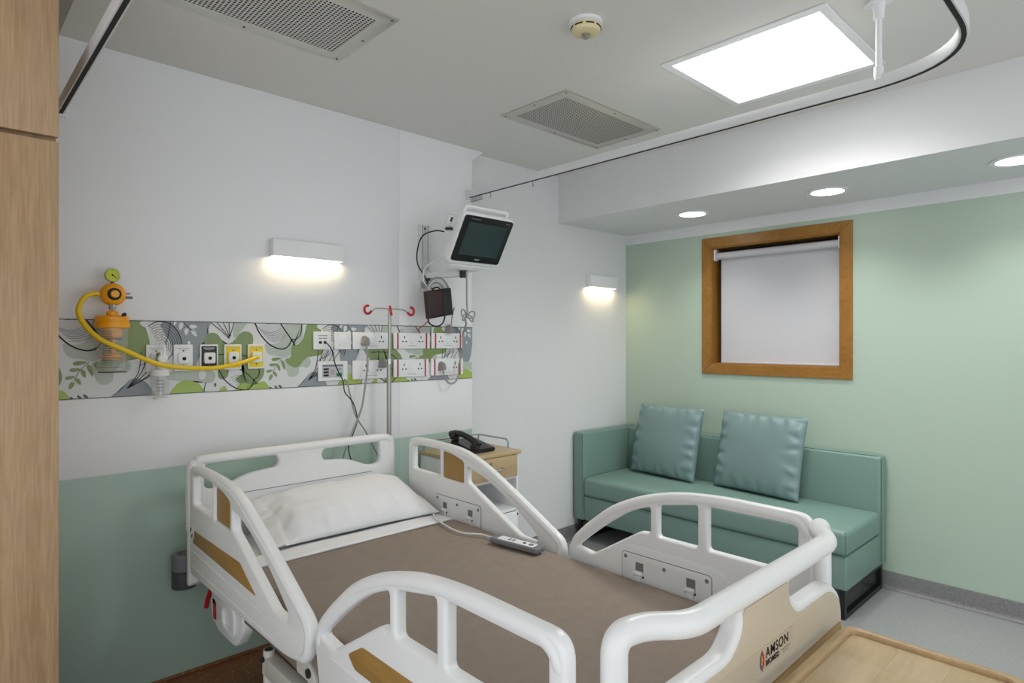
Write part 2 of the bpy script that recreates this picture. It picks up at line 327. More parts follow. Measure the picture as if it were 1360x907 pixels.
# printed band
band = struct(box('trim_1', X0+.002, XE, YA-.0015, YA+.011, ZB0+g, ZB1-g, PR['white']), 'printed laminate band of olive and grey leaves behind the sockets')
box('edge_line', X0+.002, XE, YA-.0028, YA-.0005, ZB1-.004, ZB1-g, M_ink, band); box('edge_line', X0+.002, XE, YA-.0028, YA-.0005, ZB0+g, ZB0+.0035, M_ink, band)
TILE_POLYS=[('sage',[(-0.059,1.49),(-0.058,1.461),(-0.04,1.434),(0.0,1.426),(0.04,1.415),(0.071,1.434),(0.076,1.475),(0.102,1.485),(0.129,1.51),(0.134,1.551),(0.126,1.586),(0.097,1.587),(0.04,1.585),(0.02,1.525),(0.01,1.495),(-0.025,1.485)]),('sage',[(0.035,1.41),(0.043,1.365),(0.056,1.327),(0.081,1.319),(0.108,1.333),(0.113,1.368),(0.129,1.373),(0.153,1.363),(0.174,1.382),(0.171,1.41),(0.15,1.415),(0.092,1.414)]),('blue',[(-0.055,1.586),(-0.019,1.586),(-0.023,1.559),(-0.03,1.54),(-0.041,1.554)]),('olive',[(0.158,1.589),(0.21,1.59),(0.232,1.552),(0.248,1.474),(0.232,1.429),(0.182,1.422),(0.15,1.413),(0.129,1.393),(0.113,1.373),(0.092,1.366),(0.061,1.379),(0.043,1.4),(0.048,1.412),(0.069,1.424),(0.074,1.475),(0.102,1.482),(0.129,1.505),(0.142,1.54)]),('blue',[(0.108,1.262),(0.139,1.296),(0.161,1.326),(0.182,1.341),(0.204,1.339),(0.237,1.317),(0.265,1.269),(0.271,1.253)]),('pale',[(-0.093,1.567),(-0.059,1.583),(0.025,1.584),(0.035,1.55),(0.02,1.51),(-0.005,1.487),(-0.035,1.505),(-0.069,1.539)]),('blue',[(0.297,1.587),(0.484,1.589),(0.48,1.559),(0.489,1.536),(0.476,1.513),(0.467,1.486),(0.45,1.477),(0.442,1.423),(0.425,1.378),(0.404,1.369),(0.343,1.389),(0.335,1.478),(0.311,1.522)]),('sage',[(0.323,1.363),(0.437,1.368),(0.51,1.357),(0.51,1.32),(0.493,1.308),(0.467,1.308),(0.433,1.319),(0.323,1.328)]),('sage',[(0.604,1.589),(0.659,1.588),(0.636,1.557),(0.609,1.518),(0.595,1.523)]),('olive2',[(0.467,1.491),(0.471,1.518),(0.484,1.534),(0.506,1.539),(0.528,1.528),(0.55,1.495),(0.572,1.486),(0.599,1.504),(0.627,1.538),(0.655,1.547),(0.683,1.533),(0.688,1.5),(0.685,1.461),(0.721,1.417),(0.741,1.368),(0.736,1.329),(0.712,1.301),(0.683,1.291),(0.645,1.29),(0.609,1.311),(0.613,1.329),(0.645,1.352),(0.636,1.39),(0.572,1.392),(0.572,1.34),(0.55,1.322),(0.528,1.333),(0.523,1.393),(0.493,1.431)]),('lime',[(0.331,1.257),(0.343,1.296),(0.367,1.319),(0.396,1.325),(0.429,1.314),(0.454,1.295),(0.464,1.249)]),('lime',[(0.523,1.259),(0.546,1.286),(0.561,1.289),(0.566,1.256)]),('lime',[(0.611,1.259),(0.618,1.287),(0.636,1.3),(0.693,1.29),(0.736,1.305),(0.76,1.284),(0.77,1.259),(0.765,1.245)]),('white',[(0.446,1.359),(0.459,1.365),(0.472,1.358),(0.473,1.335),(0.459,1.324),(0.445,1.334)]),('olive',[(0.019,1.414),(0.015,1.41),(0.003,1.405),(-0.011,1.401),(-0.023,1.402),(-0.029,1.408),(-0.025,1.415),(-0.014,1.419),(0.001,1.419),(0.014,1.417)]),('olive',[(-0.001,1.385),(-0.005,1.381),(-0.014,1.378),(-0.026,1.375),(-0.036,1.377),(-0.041,1.382),(-0.037,1.388),(-0.028,1.391),(-0.015,1.39),(-0.005,1.388)]),('olive',[(0.013,1.351),(0.009,1.353),(0.003,1.36),(-0.002,1.37),(-0.003,1.379),(0.001,1.384),(0.007,1.383),(0.013,1.375),(0.015,1.364),(0.015,1.355)]),('olive',[(-0.023,1.357),(-0.025,1.353),(-0.032,1.349),(-0.042,1.345),(-0.051,1.345),(-0.055,1.349),(-0.053,1.355),(-0.046,1.359),(-0.035,1.36),(-0.026,1.359)]),('olive',[(-0.003,1.323),(-0.007,1.324),(-0.013,1.329),(-0.019,1.336),(-0.021,1.344),(-0.018,1.349),(-0.011,1.349),(-0.006,1.344),(-0.002,1.335),(-0.001,1.327)]),('olive',[(-0.041,1.306),(-0.042,1.31),(-0.042,1.319),(-0.039,1.329),(-0.033,1.335),(-0.027,1.335),(-0.023,1.33),(-0.025,1.322),(-0.03,1.313),(-0.037,1.307)]),('olive',[(0.038,1.355),(0.034,1.359),(0.027,1.371),(0.02,1.386),(0.018,1.399),(0.022,1.405),(0.029,1.402),(0.035,1.39),(0.039,1.374),(0.04,1.361)]),('dark',[(-0.024,1.261),(-0.026,1.261),(-0.032,1.263),(-0.037,1.267),(-0.04,1.271),(-0.039,1.275),(-0.035,1.276),(-0.031,1.273),(-0.027,1.269),(-0.024,1.264)]),('dark',[(0.002,1.264),(-0.001,1.264),(-0.006,1.267),(-0.012,1.271),(-0.015,1.276),(-0.014,1.28),(-0.01,1.28),(-0.005,1.277),(-0.001,1.272),(0.002,1.266)]),('dark',[(0.024,1.265),(0.021,1.265),(0.015,1.268),(0.009,1.272),(0.005,1.277),(0.006,1.282),(0.01,1.283),(0.016,1.28),(0.021,1.274),(0.024,1.268)]),('white',[(0.365,1.55),(0.362,1.554),(0.361,1.564),(0.361,1.574),(0.366,1.582),(0.373,1.583),(0.379,1.578),(0.379,1.569),(0.375,1.559),(0.369,1.552)]),('white',[(0.39,1.526),(0.387,1.53),(0.384,1.538),(0.383,1.548),(0.386,1.556),(0.393,1.558),(0.399,1.555),(0.401,1.547),(0.398,1.537),(0.394,1.529)]),('white',[(0.434,1.521),(0.429,1.522),(0.421,1.528),(0.414,1.536),(0.411,1.545),(0.414,1.552),(0.421,1.553),(0.428,1.547),(0.433,1.536),(0.435,1.526)]),('white',[(0.437,1.565),(0.434,1.562),(0.426,1.558),(0.415,1.556),(0.407,1.558),(0.404,1.565),(0.407,1.572),(0.415,1.575),(0.426,1.573),(0.434,1.569)]),('white',[(0.342,1.569),(0.341,1.571),(0.34,1.577),(0.341,1.584),(0.344,1.588),(0.348,1.589),(0.351,1.585),(0.351,1.58),(0.348,1.574),(0.344,1.57)]),('white',[(0.402,1.481),(0.399,1.483),(0.397,1.488),(0.396,1.494),(0.398,1.499),(0.402,1.501),(0.406,1.499),(0.408,1.494),(0.407,1.488),(0.404,1.483)]),('dark',[(0.514,1.287),(0.512,1.289),(0.51,1.294),(0.509,1.3),(0.51,1.304),(0.514,1.306),(0.517,1.304),(0.519,1.299),(0.518,1.293),(0.516,1.289)]),('white',[(0.231,1.559),(0.227,1.56),(0.219,1.564),(0.211,1.57),(0.208,1.577),(0.21,1.583),(0.216,1.584),(0.224,1.58),(0.229,1.572),(0.232,1.564)]),('white',[(0.257,1.583),(0.257,1.579),(0.253,1.571),(0.247,1.564),(0.24,1.559),(0.234,1.56),(0.232,1.566),(0.237,1.573),(0.245,1.579),(0.253,1.583)]),('white',[(0.23,1.568),(0.228,1.57),(0.226,1.577),(0.225,1.585),(0.228,1.591),(0.233,1.593),(0.238,1.59),(0.239,1.584),(0.237,1.576),(0.234,1.57)])]
TILE_LINES=[(9,[(-0.109,1.587),(-0.093,1.548),(-0.069,1.514),(-0.04,1.485),(-0.01,1.468),(0.02,1.461),(0.045,1.467),(0.063,1.485),(0.071,1.507)]),(9,[(0.016,1.587),(0.045,1.545),(0.071,1.51),(0.089,1.48)]),(7,[(0.071,1.51),(0.092,1.509),(0.113,1.525),(0.123,1.55),(0.126,1.586)]),(2,[(-0.096,1.567),(-0.064,1.548),(-0.025,1.544),(0.02,1.564)]),(2,[(-0.085,1.554),(-0.055,1.539),(-0.018,1.537),(0.025,1.555)]),(2,[(-0.074,1.541),(-0.045,1.529),(-0.011,1.529),(0.03,1.546)]),(2,[(-0.064,1.527),(-0.035,1.519),(-0.004,1.522),(0.035,1.538)]),(2,[(-0.053,1.513),(-0.025,1.51),(0.003,1.515),(0.04,1.529)]),(2,[(-0.042,1.5),(-0.015,1.5),(0.01,1.507),(0.045,1.52)]),(3,[(-0.025,1.34),(-0.005,1.381),(0.025,1.413)]),(5,[(0.161,1.3),(0.201,1.363),(0.215,1.453)]),(5,[(0.161,1.3),(0.214,1.365),(0.24,1.458)]),(5,[(0.161,1.3),(0.229,1.361),(0.271,1.45)]),(5,[(0.161,1.3),(0.246,1.356),(0.305,1.442)]),(5,[(0.161,1.3),(0.265,1.363),(0.345,1.457)]),(3,[(0.21,1.396),(0.232,1.411),(0.254,1.453)]),(3,[(0.223,1.401),(0.246,1.419),(0.265,1.453)]),(3,[(0.237,1.406),(0.26,1.426),(0.276,1.452)]),(3,[(0.251,1.411),(0.274,1.434),(0.288,1.452)]),(3,[(0.265,1.416),(0.288,1.442),(0.299,1.452)]),(3,[(0.308,1.463),(0.31,1.468),(0.311,1.475),(0.311,1.481),(0.31,1.487),(0.308,1.493),(0.305,1.498),(0.301,1.502),(0.297,1.505),(0.292,1.507),(0.287,1.508),(0.282,1.507),(0.278,1.505),(0.274,1.502)]),(3,[(0.315,1.457),(0.318,1.465),(0.319,1.473),(0.319,1.482),(0.318,1.491),(0.315,1.498),(0.311,1.505),(0.306,1.511),(0.3,1.516),(0.294,1.518),(0.287,1.519),(0.281,1.518),(0.274,1.515),(0.269,1.511)]),(3,[(0.323,1.451),(0.326,1.461),(0.328,1.472),(0.328,1.483),(0.326,1.494),(0.323,1.504),(0.318,1.513),(0.311,1.52),(0.304,1.526),(0.296,1.529),(0.287,1.53),(0.279,1.529),(0.271,1.526),(0.264,1.52)]),(3,[(0.33,1.446),(0.335,1.458),(0.337,1.471),(0.337,1.484),(0.335,1.497),(0.33,1.51),(0.324,1.52),(0.316,1.529),(0.307,1.536),(0.298,1.54),(0.287,1.541),(0.277,1.54),(0.267,1.536),(0.259,1.529)]),(3,[(0.338,1.44),(0.343,1.454),(0.346,1.47),(0.346,1.485),(0.343,1.501),(0.338,1.515),(0.331,1.528),(0.322,1.538),(0.311,1.546),(0.299,1.551),(0.287,1.552),(0.275,1.55),(0.264,1.546),(0.254,1.538)]),(3,[(0.346,1.434),(0.352,1.451),(0.354,1.468),(0.354,1.487),(0.352,1.504),(0.346,1.521),(0.337,1.535),(0.327,1.547),(0.314,1.556),(0.301,1.562),(0.287,1.563),(0.274,1.561),(0.26,1.556),(0.249,1.547)]),(3,[(0.353,1.428),(0.36,1.447),(0.363,1.467),(0.363,1.488),(0.36,1.508),(0.353,1.527),(0.344,1.543),(0.332,1.557),(0.318,1.567),(0.303,1.573),(0.287,1.574),(0.272,1.572),(0.257,1.565),(0.244,1.555)]),(6,[(0.361,1.423),(0.368,1.444),(0.372,1.466),(0.372,1.489),(0.368,1.511),(0.361,1.532),(0.35,1.551),(0.337,1.566),(0.322,1.577),(0.305,1.583),(0.287,1.585),(0.27,1.583),(0.254,1.575),(0.239,1.564)]),(4,[(0.327,1.584),(0.319,1.531),(0.305,1.478),(0.291,1.425)]),(4,[(0.381,1.582),(0.402,1.56),(0.421,1.545)]),(5,[(0.493,1.587),(0.537,1.551),(0.577,1.511)]),(5,[(0.523,1.585),(0.554,1.546),(0.577,1.516)]),(5,[(0.55,1.586),(0.566,1.551),(0.578,1.521)]),(5,[(0.575,1.586),(0.577,1.556),(0.579,1.523)]),(5,[(0.599,1.587),(0.588,1.551),(0.58,1.521)]),(7,[(0.528,1.37),(0.554,1.322),(0.59,1.288),(0.627,1.27),(0.659,1.268),(0.683,1.288),(0.69,1.317)]),(6,[(0.613,1.372),(0.655,1.347),(0.704,1.296)]),(6,[(0.528,1.437),(0.572,1.44),(0.627,1.436),(0.664,1.421),(0.702,1.389),(0.716,1.359),(0.712,1.33),(0.688,1.312)]),(2,[(0.581,1.326),(0.613,1.339),(0.645,1.333)]),(2,[(0.589,1.317),(0.619,1.332),(0.65,1.328)]),(2,[(0.596,1.308),(0.624,1.325),(0.655,1.323)]),(2,[(0.603,1.3),(0.63,1.318),(0.659,1.318)]),(2,[(0.61,1.291),(0.635,1.311),(0.664,1.313)]),(2,[(0.618,1.282),(0.641,1.305),(0.669,1.308)]),(6,[(0.474,1.308),(0.467,1.285),(0.465,1.258)])]

def clip_poly(p, ax, lim, keep_ge):
    out = []
    for i in range(len(p)):
        a, b = p[i-1], p[i]
        ia = (a[ax] >= lim) == keep_ge; ib = (b[ax] >= lim) == keep_ge
        if ia != ib:
            t = (lim-a[ax])/(b[ax]-a[ax]); out.append((a[0]+(b[0]-a[0])*t, a[1]+(b[1]-a[1])*t))
        if ib: out.append(b)
    return out
def clip_band(p):
    for ax, lim, ge in ((0, X0+.01, True), (0, XE-.001, False), (1, ZB0+.0035, True), (1, ZB1-.004, False)):
        if len(p) < 3: return []
        p = clip_poly(p, ax, lim, ge)
    return p if len(p) > 2 else []
def sm2(p, k=3): return [(v.x, v.y) for v in smooth_path([(a, b, 0) for a, b in p], k, True)]
bms = {}
REFS = [.456-.806*2, .456-.806, .456, 1.262, 2.068]
for rx_ in REFS:
    for li, (col, poly) in enumerate(TILE_POLYS):
        p = clip_band([(a+rx_, b) for a, b in sm2(poly)])
        if not p: continue
        bm = bms.setdefault(col, bmesh.new())
        y = YA-.0016-.00004*(li+1)
        vs_ = [bm.verts.new((a, y, b)) for a, b in p]
        f = bm.faces.new(vs_)
    bm = bms.setdefault('line', bmesh.new())
    for wd, ln in TILE_LINES:
        pts = [(v.x+rx_, v.y) for v in smooth_path([(a, b, 0) for a, b in ln], 4)]
        hw = wd*.00030
        for a, b in zip(pts, pts[1:]):
            d = Vector((b[0]-a[0], b[1]-a[1]))
            if d.length < 1e-6: continue
            d.normalize(); nx, nz = -d.y*hw, d.x*hw; e = d*hw*.6
            q = clip_band([(a[0]+nx-e.x, a[1]+nz-e.y), (a[0]-nx-e.x, a[1]-nz-e.y), (b[0]-nx+e.x, b[1]-nz+e.y), (b[0]+nx+e.x, b[1]+nz+e.y)])
            if q: bm.faces.new([bm.verts.new((s, YA-.0036, t)) for s, t in q])
for col, bm in bms.items():
    bmesh.ops.triangulate(bm, faces=bm.faces[:])
    for f in bm.faces:
        if f.normal.y > 0: f.normal_flip()
    me = bpy.data.meshes.new('printed_shapes'); bm.to_mesh(me); bm.free()
    o = link_mesh('printed_shapes', me, M_ink if col == 'line' else PR[col], band, 0)
# recessed wall, window wall, soffit
struct(box('wall_recess', 2.45, X1+.2, YR, YR+.2, 0, H+.1, M_wall), 'plain white wall beside the bed head')
WY0, WY1, WZ0, WZ1 = 1.346, 2.387, 1.257, 2.265
FW = .072
ww = struct(plate('wall_window', rect(Y0-.1, YR+.1, 0, 2.297), [rect(WY0+.05, WY1-.05, WZ0+.05, WZ1-.05)], 'X', X1+.08, .16, 0, M_mint), 'mint green painted wall with the window')
box('upper_wall', X1, X1+.16, Y0-.1, YR+.1, 2.297, H+.05, M_wall, ww)
struct(box('wall_soffit', XB, X1+.1, Y0-.05, YR+.05, ZS, H+.05, M_wall), 'boxed-in white soffit beam above the sofa')
# cove skirting
def cove(name, pts_fn, L0, L1, m, lab):
    prof = [(0, .105), (.006, .104), (.008, .098), (.008, .03), (.012, .014), (.022, .004), (.034, 0.0005), (0, .0005)]
    bm = bmesh.new(); a = [bm.verts.new(pts_fn(L0, d, z)) for d, z in prof]; b = [bm.verts.new(pts_fn(L1, d, z)) for d, z in prof]
    n = len(prof)
    for i in range(n): bm.faces.new((a[i], a[(i+1) % n], b[(i+1) % n], b[i]))
    bm.faces.new(a); bm.faces.new(b[::-1])
    return struct(from_bm(name, bm, m, None, 50), lab)
cove('baseboard_window', lambda L, d, z: (X1-d, L, z), Y0, YR, M_base, 'dark grey coved vinyl skirting under the mint wall')
cove('baseboard_recess', lambda L, d, z: (L, YR-d, z), 2.53, X1-.01, M_base, 'dark grey coved vinyl skirting beside the locker')
struct(box('baseboard_head', X0+.01, XE, YA-.012, YA-.0005, .004, .018, M_brown, None, .003), 'low brown skirting lip under the teal panel')

# window
w1 = bpy.data.objects.new('window_1', None); C.objects.link(w1); w1.location = (X1, (WY0+WY1)/2, WZ0); ORG[w1] = Vector(w1.location); struct(w1, 'square window with broad brown wooden frame')
def mitre(nm, a, b, c, d):
    bm = bmesh.new(); vs1 = [bm.verts.new((X1-.014, p[0], p[1])) for p in (a, b, c, d)]; vs2 = [bm.verts.new((X1+.012, p[0], p[1])) for p in (a, b, c, d)]
    bm.faces.new(vs1); bm.faces.new(vs2[::-1])
    for i in range(4): bm.faces.new((vs1[i], vs2[i], vs2[(i+1) % 4], vs1[(i+1) % 4]))
    bmesh.ops.bevel(bm, geom=[e for e in bm.edges], offset=.002, segments=1, affect='EDGES')
    return from_bm(nm, bm, M_frame, w1)
o4 = [(WY0, WZ0), (WY1, WZ0), (WY1, WZ1), (WY0, WZ1)]; i4 = [(WY0+FW, WZ0+FW), (WY1-FW, WZ0+FW), (WY1-FW, WZ1-FW), (WY0+FW, WZ1-FW)]
for k in range(4): mitre('frame_board', o4[k], o4[(k+1) % 4], i4[(k+1) % 4], i4[k])
iy0, iy1, iz0, iz1 = WY0+FW, WY1-FW, WZ0+FW, WZ1-FW
box('reveal_board', X1-.004, X1+.15, iy0-.012, iy0+.008, iz0, iz1, M_frame, w1); box('reveal_board', X1-.004, X1+.15, iy1-.008, iy1+.012, iz0, iz1, M_frame, w1)
box('reveal_board', X1-.004, X1+.15, iy0+.008, iy1-.008, iz1-.008, iz1+.012, M_frame, w1); box('window_sill', X1-.004, X1+.15, iy0+.008, iy1-.008, iz0-.012, iz0+.008, M_frame, w1)
box('pane', X1+.13, X1+.138, iy0, iy1, iz0, iz1, M_glass, w1)
# roller blind
rb = thing('roller_blind', 'pale grey roller blind pulled down inside the brown window frame', 'blind', (X1+.05, (iy0+iy1)/2, iz0+.01))
tube('roller_tube', [(X1+.04, iy0+.022, iz1-.062), (X1+.04, iy1-.022, iz1-.062)], .026, M_blind, rb, 18)
box('fabric', X1+.060, X1+.0625, iy0+.02, iy1-.048, iz0+.016, iz1-.06, M_blind, rb); box('bottom_bar', X1+.054, X1+.068, iy0+.02, iy1-.048, iz0+.0085, iz0+.022, M_blind, rb, .003)
for yy in (iy0+.009, iy1-.022): box('bracket', X1+.015, X1+.07, yy, yy+.013, iz1-.095, iz1-.012, M_plast, rb, .003)
tube('chain', [(X1+.03, iy0+.017, iz1-.07), (X1+.028, iy0+.016, iz0+.36)], .0022, M_plast, rb, 6); box('chain_weight', X1+.022, X1+.034, iy0+.0085, iy0+.019, iz0+.29, iz0+.36, M_plast, rb, .002)

# ------------------------------------------------------------------ ceiling fixtures
lp = thing('ceiling_light_panel', 'square flush ceiling light panel glowing white above the bed foot', 'light', ((PX0+PX1)/2, (PY0+PY1)/2, H-.012))
plate('frame', rect(PX0-.028, PX1+.028, PY0-.028, PY1+.028), [rect(PX0+.008, PX1-.008, PY0+.008, PY1-.008)], 'Z', H-.005, .0095, .003, M_plast, lp)
plate('light_box', rect(PX0+.001, PX1-.001, PY0+.001, PY1-.001), [rect(PX0+.006, PX1-.006, PY0+.006, PY1-.006)], 'Z', H+.05, .10, 0, M_plast, lp)
box('diffuser', PX0+.002, PX1-.002, PY0+.002, PY1-.002, H+.10, H+.106, E_panel, lp)
def lamp(kind, name, loc, watts, parent, **kw):
    L = bpy.data.lights.new(name, kind); L.energy = watts; L.color = (1., .985, .96)
    for k_, v_ in kw.items(): setattr(L, k_, v_)
    o = bpy.data.objects.new(name, L); C.objects.link(o); o.parent = parent; o.location = Vector(loc)-ORG[parent]
    return o
lamp('AREA', 'panel_optic', ((PX0+PX1)/2, (PY0+PY1)/2, H+.096), PANEL_W, lp, shape='SQUARE', size=.60, spread=math.radians(138))
for i, (yy, lab) in enumerate(((2.226, 'round recessed downlight in the soffit, nearest the room corner'), (1.35, 'round recessed downlight in the soffit above the window, middle of three'), (.482, 'round recessed downlight in the soffit, rightmost in the picture'))):
    d = thing('downlight', lab, 'light', (3.82, yy, ZS-.006), 'downlights in the soffit')
    lathe('trim_ring', [(.088, .0), (.112, -.001), (.113, .003), (.112, .0055), (.088, .0055)], (3.82, yy, ZS-.006), M_plast, d, 'Z', 32, False)
    lathe('diffuser', [(.0885, .0055), (.0885, .0018), (.08, .001), (.001, .001)], (3.82, yy, ZS-.006), E_down, d, 'Z', 32)
    lamp('SPOT', 'downlight_beam', (3.82, yy, ZS-.012), DOWN_W, d, spot_size=math.radians(125), spot_blend=1., shadow_soft_size=.07)
def vent(x0, x1, y0, y1, lab):
    v = thing('ceiling_vent', lab, 'vent', ((x0+x1)/2, (y0+y1)/2, H-.008), 'stainless ceiling vents')
    bx, by = .062, .055; pit = .0148
    nx = int((x1-x0-2*bx)/pit); ny = int((y1-y0-2*by)/pit); hx0 = (x0+x1)/2-nx*pit/2; hy0 = (y0+y1)/2-ny*pit/2
    plate('border', rect(x0, x1, y0, y1), [rect(hx0, hx0+nx*pit, hy0, hy0+ny*pit)], 'Z', H-.003, .006, .001, M_ventm, v, 1)
    bm = bmesh.new(); r = .0051; zz = H-.005
    for i in range(nx):
        for j in range(ny):
            cx, cy = hx0+(i+.5)*pit, hy0+(j+.5)*pit; h = pit/2
            oc = [(h, 0), (h, h), (0, h), (-h, h), (-h, 0), (-h, -h), (0, -h), (h, -h)]
            O = [bm.verts.new((cx+a, cy+b, zz)) for a, b in oc]
            I = [bm.verts.new((cx+r*math.cos(k*math.pi/4), cy+r*math.sin(k*math.pi/4), zz)) for k in range(8)]
            for k in range(8): bm.faces.new((O[k], I[k], I[(k+1) % 8], O[(k+1) % 8]))
    bmesh.ops.remove_doubles(bm, verts=bm.verts[:], dist=1e-5)
    from_bm('perforated_plate', bm, M_ventm, v, 0)
    box('duct_opening', hx0, hx0+nx*pit, hy0, hy0+ny*pit, H-.0022, H-.0008, M_void, v)
    sc = [(x0+.02, y0+.02), (x1-.02, y0+.02), (x0+.02, y1-.02), (x1-.02, y1-.02), ((x0+x1)/2, y0+.02), ((x0+x1)/2, y1-.02), (x0+.02, (y0+y1)/2), (x1-.02, (y0+y1)/2)]
    for a, b in sc: lathe('screw', [(.0055, 0), (.0045, -.002), (.001, -.002)], (a, b, H-.006), M_greyd, v, 'Z', 8)
vent(2.25, 3.07, 1.99, 2.465, 'perforated stainless ceiling vent between smoke detector and curtain track')
vent(.48, 1.30, 1.99, 2.465, 'perforated stainless ceiling vent at the top left, above the wall lamp')
sd = thing('smoke_detector', 'round cream smoke detector on the ceiling', 'smoke detector', (1.83, 1.52, H-.05))
lathe('base', [(.064, 0), (.064, -.012), (.058, -.016), (.03, -.016)], (1.83, 1.52, H), M_plast, sd)
lathe('head', [(.052, -.014), (.056, -.02), (.056, -.032), (.05, -.042), (.03, -.048), (.001, -.048)], (1.83, 1.52, H), M_detect, sd)
lathe('sensor_cage', [(.017, -.046), (.017, -.056), (.011, -.062), (.001, -.062)], (1.83, 1.52, H), M_steel, sd, 'Z', 14)
for k in range(8):
    a = k*math.pi/4+.2; bm = bmesh.new()
    pts = [(1.83+.0565*math.cos(a+t), 1.52+.0565*math.sin(a+t), H-.027) for t in (-.28, -.14, 0, .14, .28)]
    add_tube(bm, pts, .0028, 5); from_bm('slot', bm, M_ink, sd)
# curtain track
ZT0 = 2.405
tr = thing('curtain_track', 'white U-shaped ceiling curtain track with black slot around the bed', 'curtain track', (1.43, 1.7, ZT0))
path = fillet_path([(2.487, YA-.002, ZT0), (2.475, .395, ZT0), (.386, .395, ZT0), (.386, YA-.002, ZT0)], .36, 12)
def ribbon(nm, path, prof, m):
    bm = bmesh.new(); rings = []
    for i, p in enumerate(path):
        t = (path[min(i+1, len(path)-1)]-path[max(i-1, 0)]).normalized(); s = t.cross(Vector((0, 0, 1)))
        rings.append([bm.verts.new(p+s*a+Vector((0, 0, b))) for a, b in prof])
    n = len(prof)
    for a, b in zip(rings, rings[1:]):
        for j in range(n): bm.faces.new((a[j], a[(j+1) % n], b[(j+1) % n], b[j]))
    bm.faces.new(rings[0]); bm.faces.new(rings[-1][::-1])
    return from_bm(nm, bm, m, tr)
ribbon('rail', path, [(-.011, .001), (.011, .001), (.013, .005), (.013, .042), (-.013, .042), (-.013, .005)], M_alu)
ribbon('slot', path, [(-.0065, -.0005), (.0065, -.0005), (.0065, .004), (-.0065, .004)], M_trackd)
for xx in (2.487, .386): box('wall_bracket', xx-.022, xx+.022, YA-.012, YA-.0005, ZT0-.012, ZT0+.045, M_alu, tr, .003)
st = tube('ceiling_strut', [(2.472, .70, ZT0+.03), (2.472, .70, H-.0005)], .0105, M_plast, tr, 14)
tube('strut_collar', [(2.472, .70, ZT0+.028), (2.472, .70, ZT0+.075)], .016, M_plast, st, 14); tube('strut_flange', [(2.472, .70, H-.07), (2.472, .70, H-.012), (2.472, .70, H-.0121), (2.472, .70, H-.0006)], lambda i: (.016, .016, .034, .034)[i], M_plast, st, 18)
for k in range(11):
    yy = YA-.03-k*.0125 - (.07 if k == 9 else 0) - (.42 if k == 10 else 0)
    xx = 2.487-.012*(YA-yy)/2.6
    tube('hook', [(xx, yy, ZT0+.001), (xx, yy, ZT0-.014), (xx+.006, yy, ZT0-.024), (xx, yy+.002, ZT0-.032), (xx-.006, yy, ZT0-.024)], .0016, M_greyd, tr, 5)
# wall lamps
def wall_lamp(x0, x1, yw, z0, z1, lab):
    t = thing('wall_lamp', lab, 'wall lamp', ((x0+x1)/2, yw, z0), 'downward wall lamps')
    d = .052
    pr = round_poly(rect(x0, x1, yw-d, yw-.0005), .003, 2)
    plate('housing', pr, [[(x0+.006, yw-d+.006), (x1-.006, yw-d+.006), (x1-.006, yw-.006), (x0+.006, yw-.006)]], 'Z', (z0+z1)/2, z1-z0, .001, M_plast, t)
    box('top_plate', x0+.004, x1-.004, yw-d+.004, yw-.002, z1-.006, z1-.001, M_plast, t)
    box('diffuser', x0+.006, x1-.006, yw-d+.006, yw-.006, z0+.012, z0+.016, E_wlamp, t)
wall_lamp(1.222, 1.60, YA, 1.917, 2.0, 'long white downward wall lamp above the printed band')
wall_lamp(3.72, 4.06, YR, 1.92, 2.012, 'short white downward wall lamp in the corner by the mint wall')
# ------------------------------------------------------------------ wardrobe
wd = thing('wardrobe', 'tall oak veneer wardrobe at the left edge of the picture', 'wardrobe', (-.28, 2.66, 0))
WX = .290
box('carcass', -.86, WX-.003, 2.334, YA-.005, 0.0, 2.70, M_ward, wd)
for z0, z1, nm in ((.06, 2.102, 'door'), (2.117, 2.69, 'loft_door')):
    for a, b in ((-.86, -.29), (-.286, WX)):
        box(nm, a, b, 2.30, 2.32, z0, z1, M_ward, wd, .0015)
box('plinth', -.85, WX-.02, 2.34, 2.36, 0, .06, M_greyd, wd)

# ------------------------------------------------------------------ bed
XL, XR = .80, 1.868
XC = (XL+XR)/2
bed = thing('hospital_bed', 'white hospital bed with moulded side rails and wood inlays', 'bed', (XC, 1.72, 0))
BM_ = bed
# frame
fr = box('deck_frame', .90, 1.78, .74, 2.78, .43, .50, M_metalw, bed, .006)
for xx in (.85, 1.785): box('side_beam', xx, xx+.045, .80, 2.17, .335, .402, M_metalw, fr, .006)
for yy in (1.15, 2.05):
    box('lift_column', XC-.09, XC+.09, yy-.09, yy+.09, .12, .44, M_metalw, bed, .01)
bf = box('base_frame', 1.02, 1.66, .85, 2.30, .11, .17, M_metalw, bed, .01)
for yy in (.90, 2.24):
    box('cross_tube', .90, 1.77, yy-.03, yy+.03, .125, .175, M_metalw, bf, .008)
for xx in (.93, 1.74):
    for yy in (.90, 2.24):
        c = lathe('caster', [(.02, -.018), (.056, -.018), (.0625, -.010), (.0625, .010), (.056, .018), (.02, .018)], (xx, yy, .063), M_dark, bed, 'X', 20)
        box('fork', xx-.026, xx+.026, yy-.022, yy+.022, .07, .14, M_greyp, c, .006)
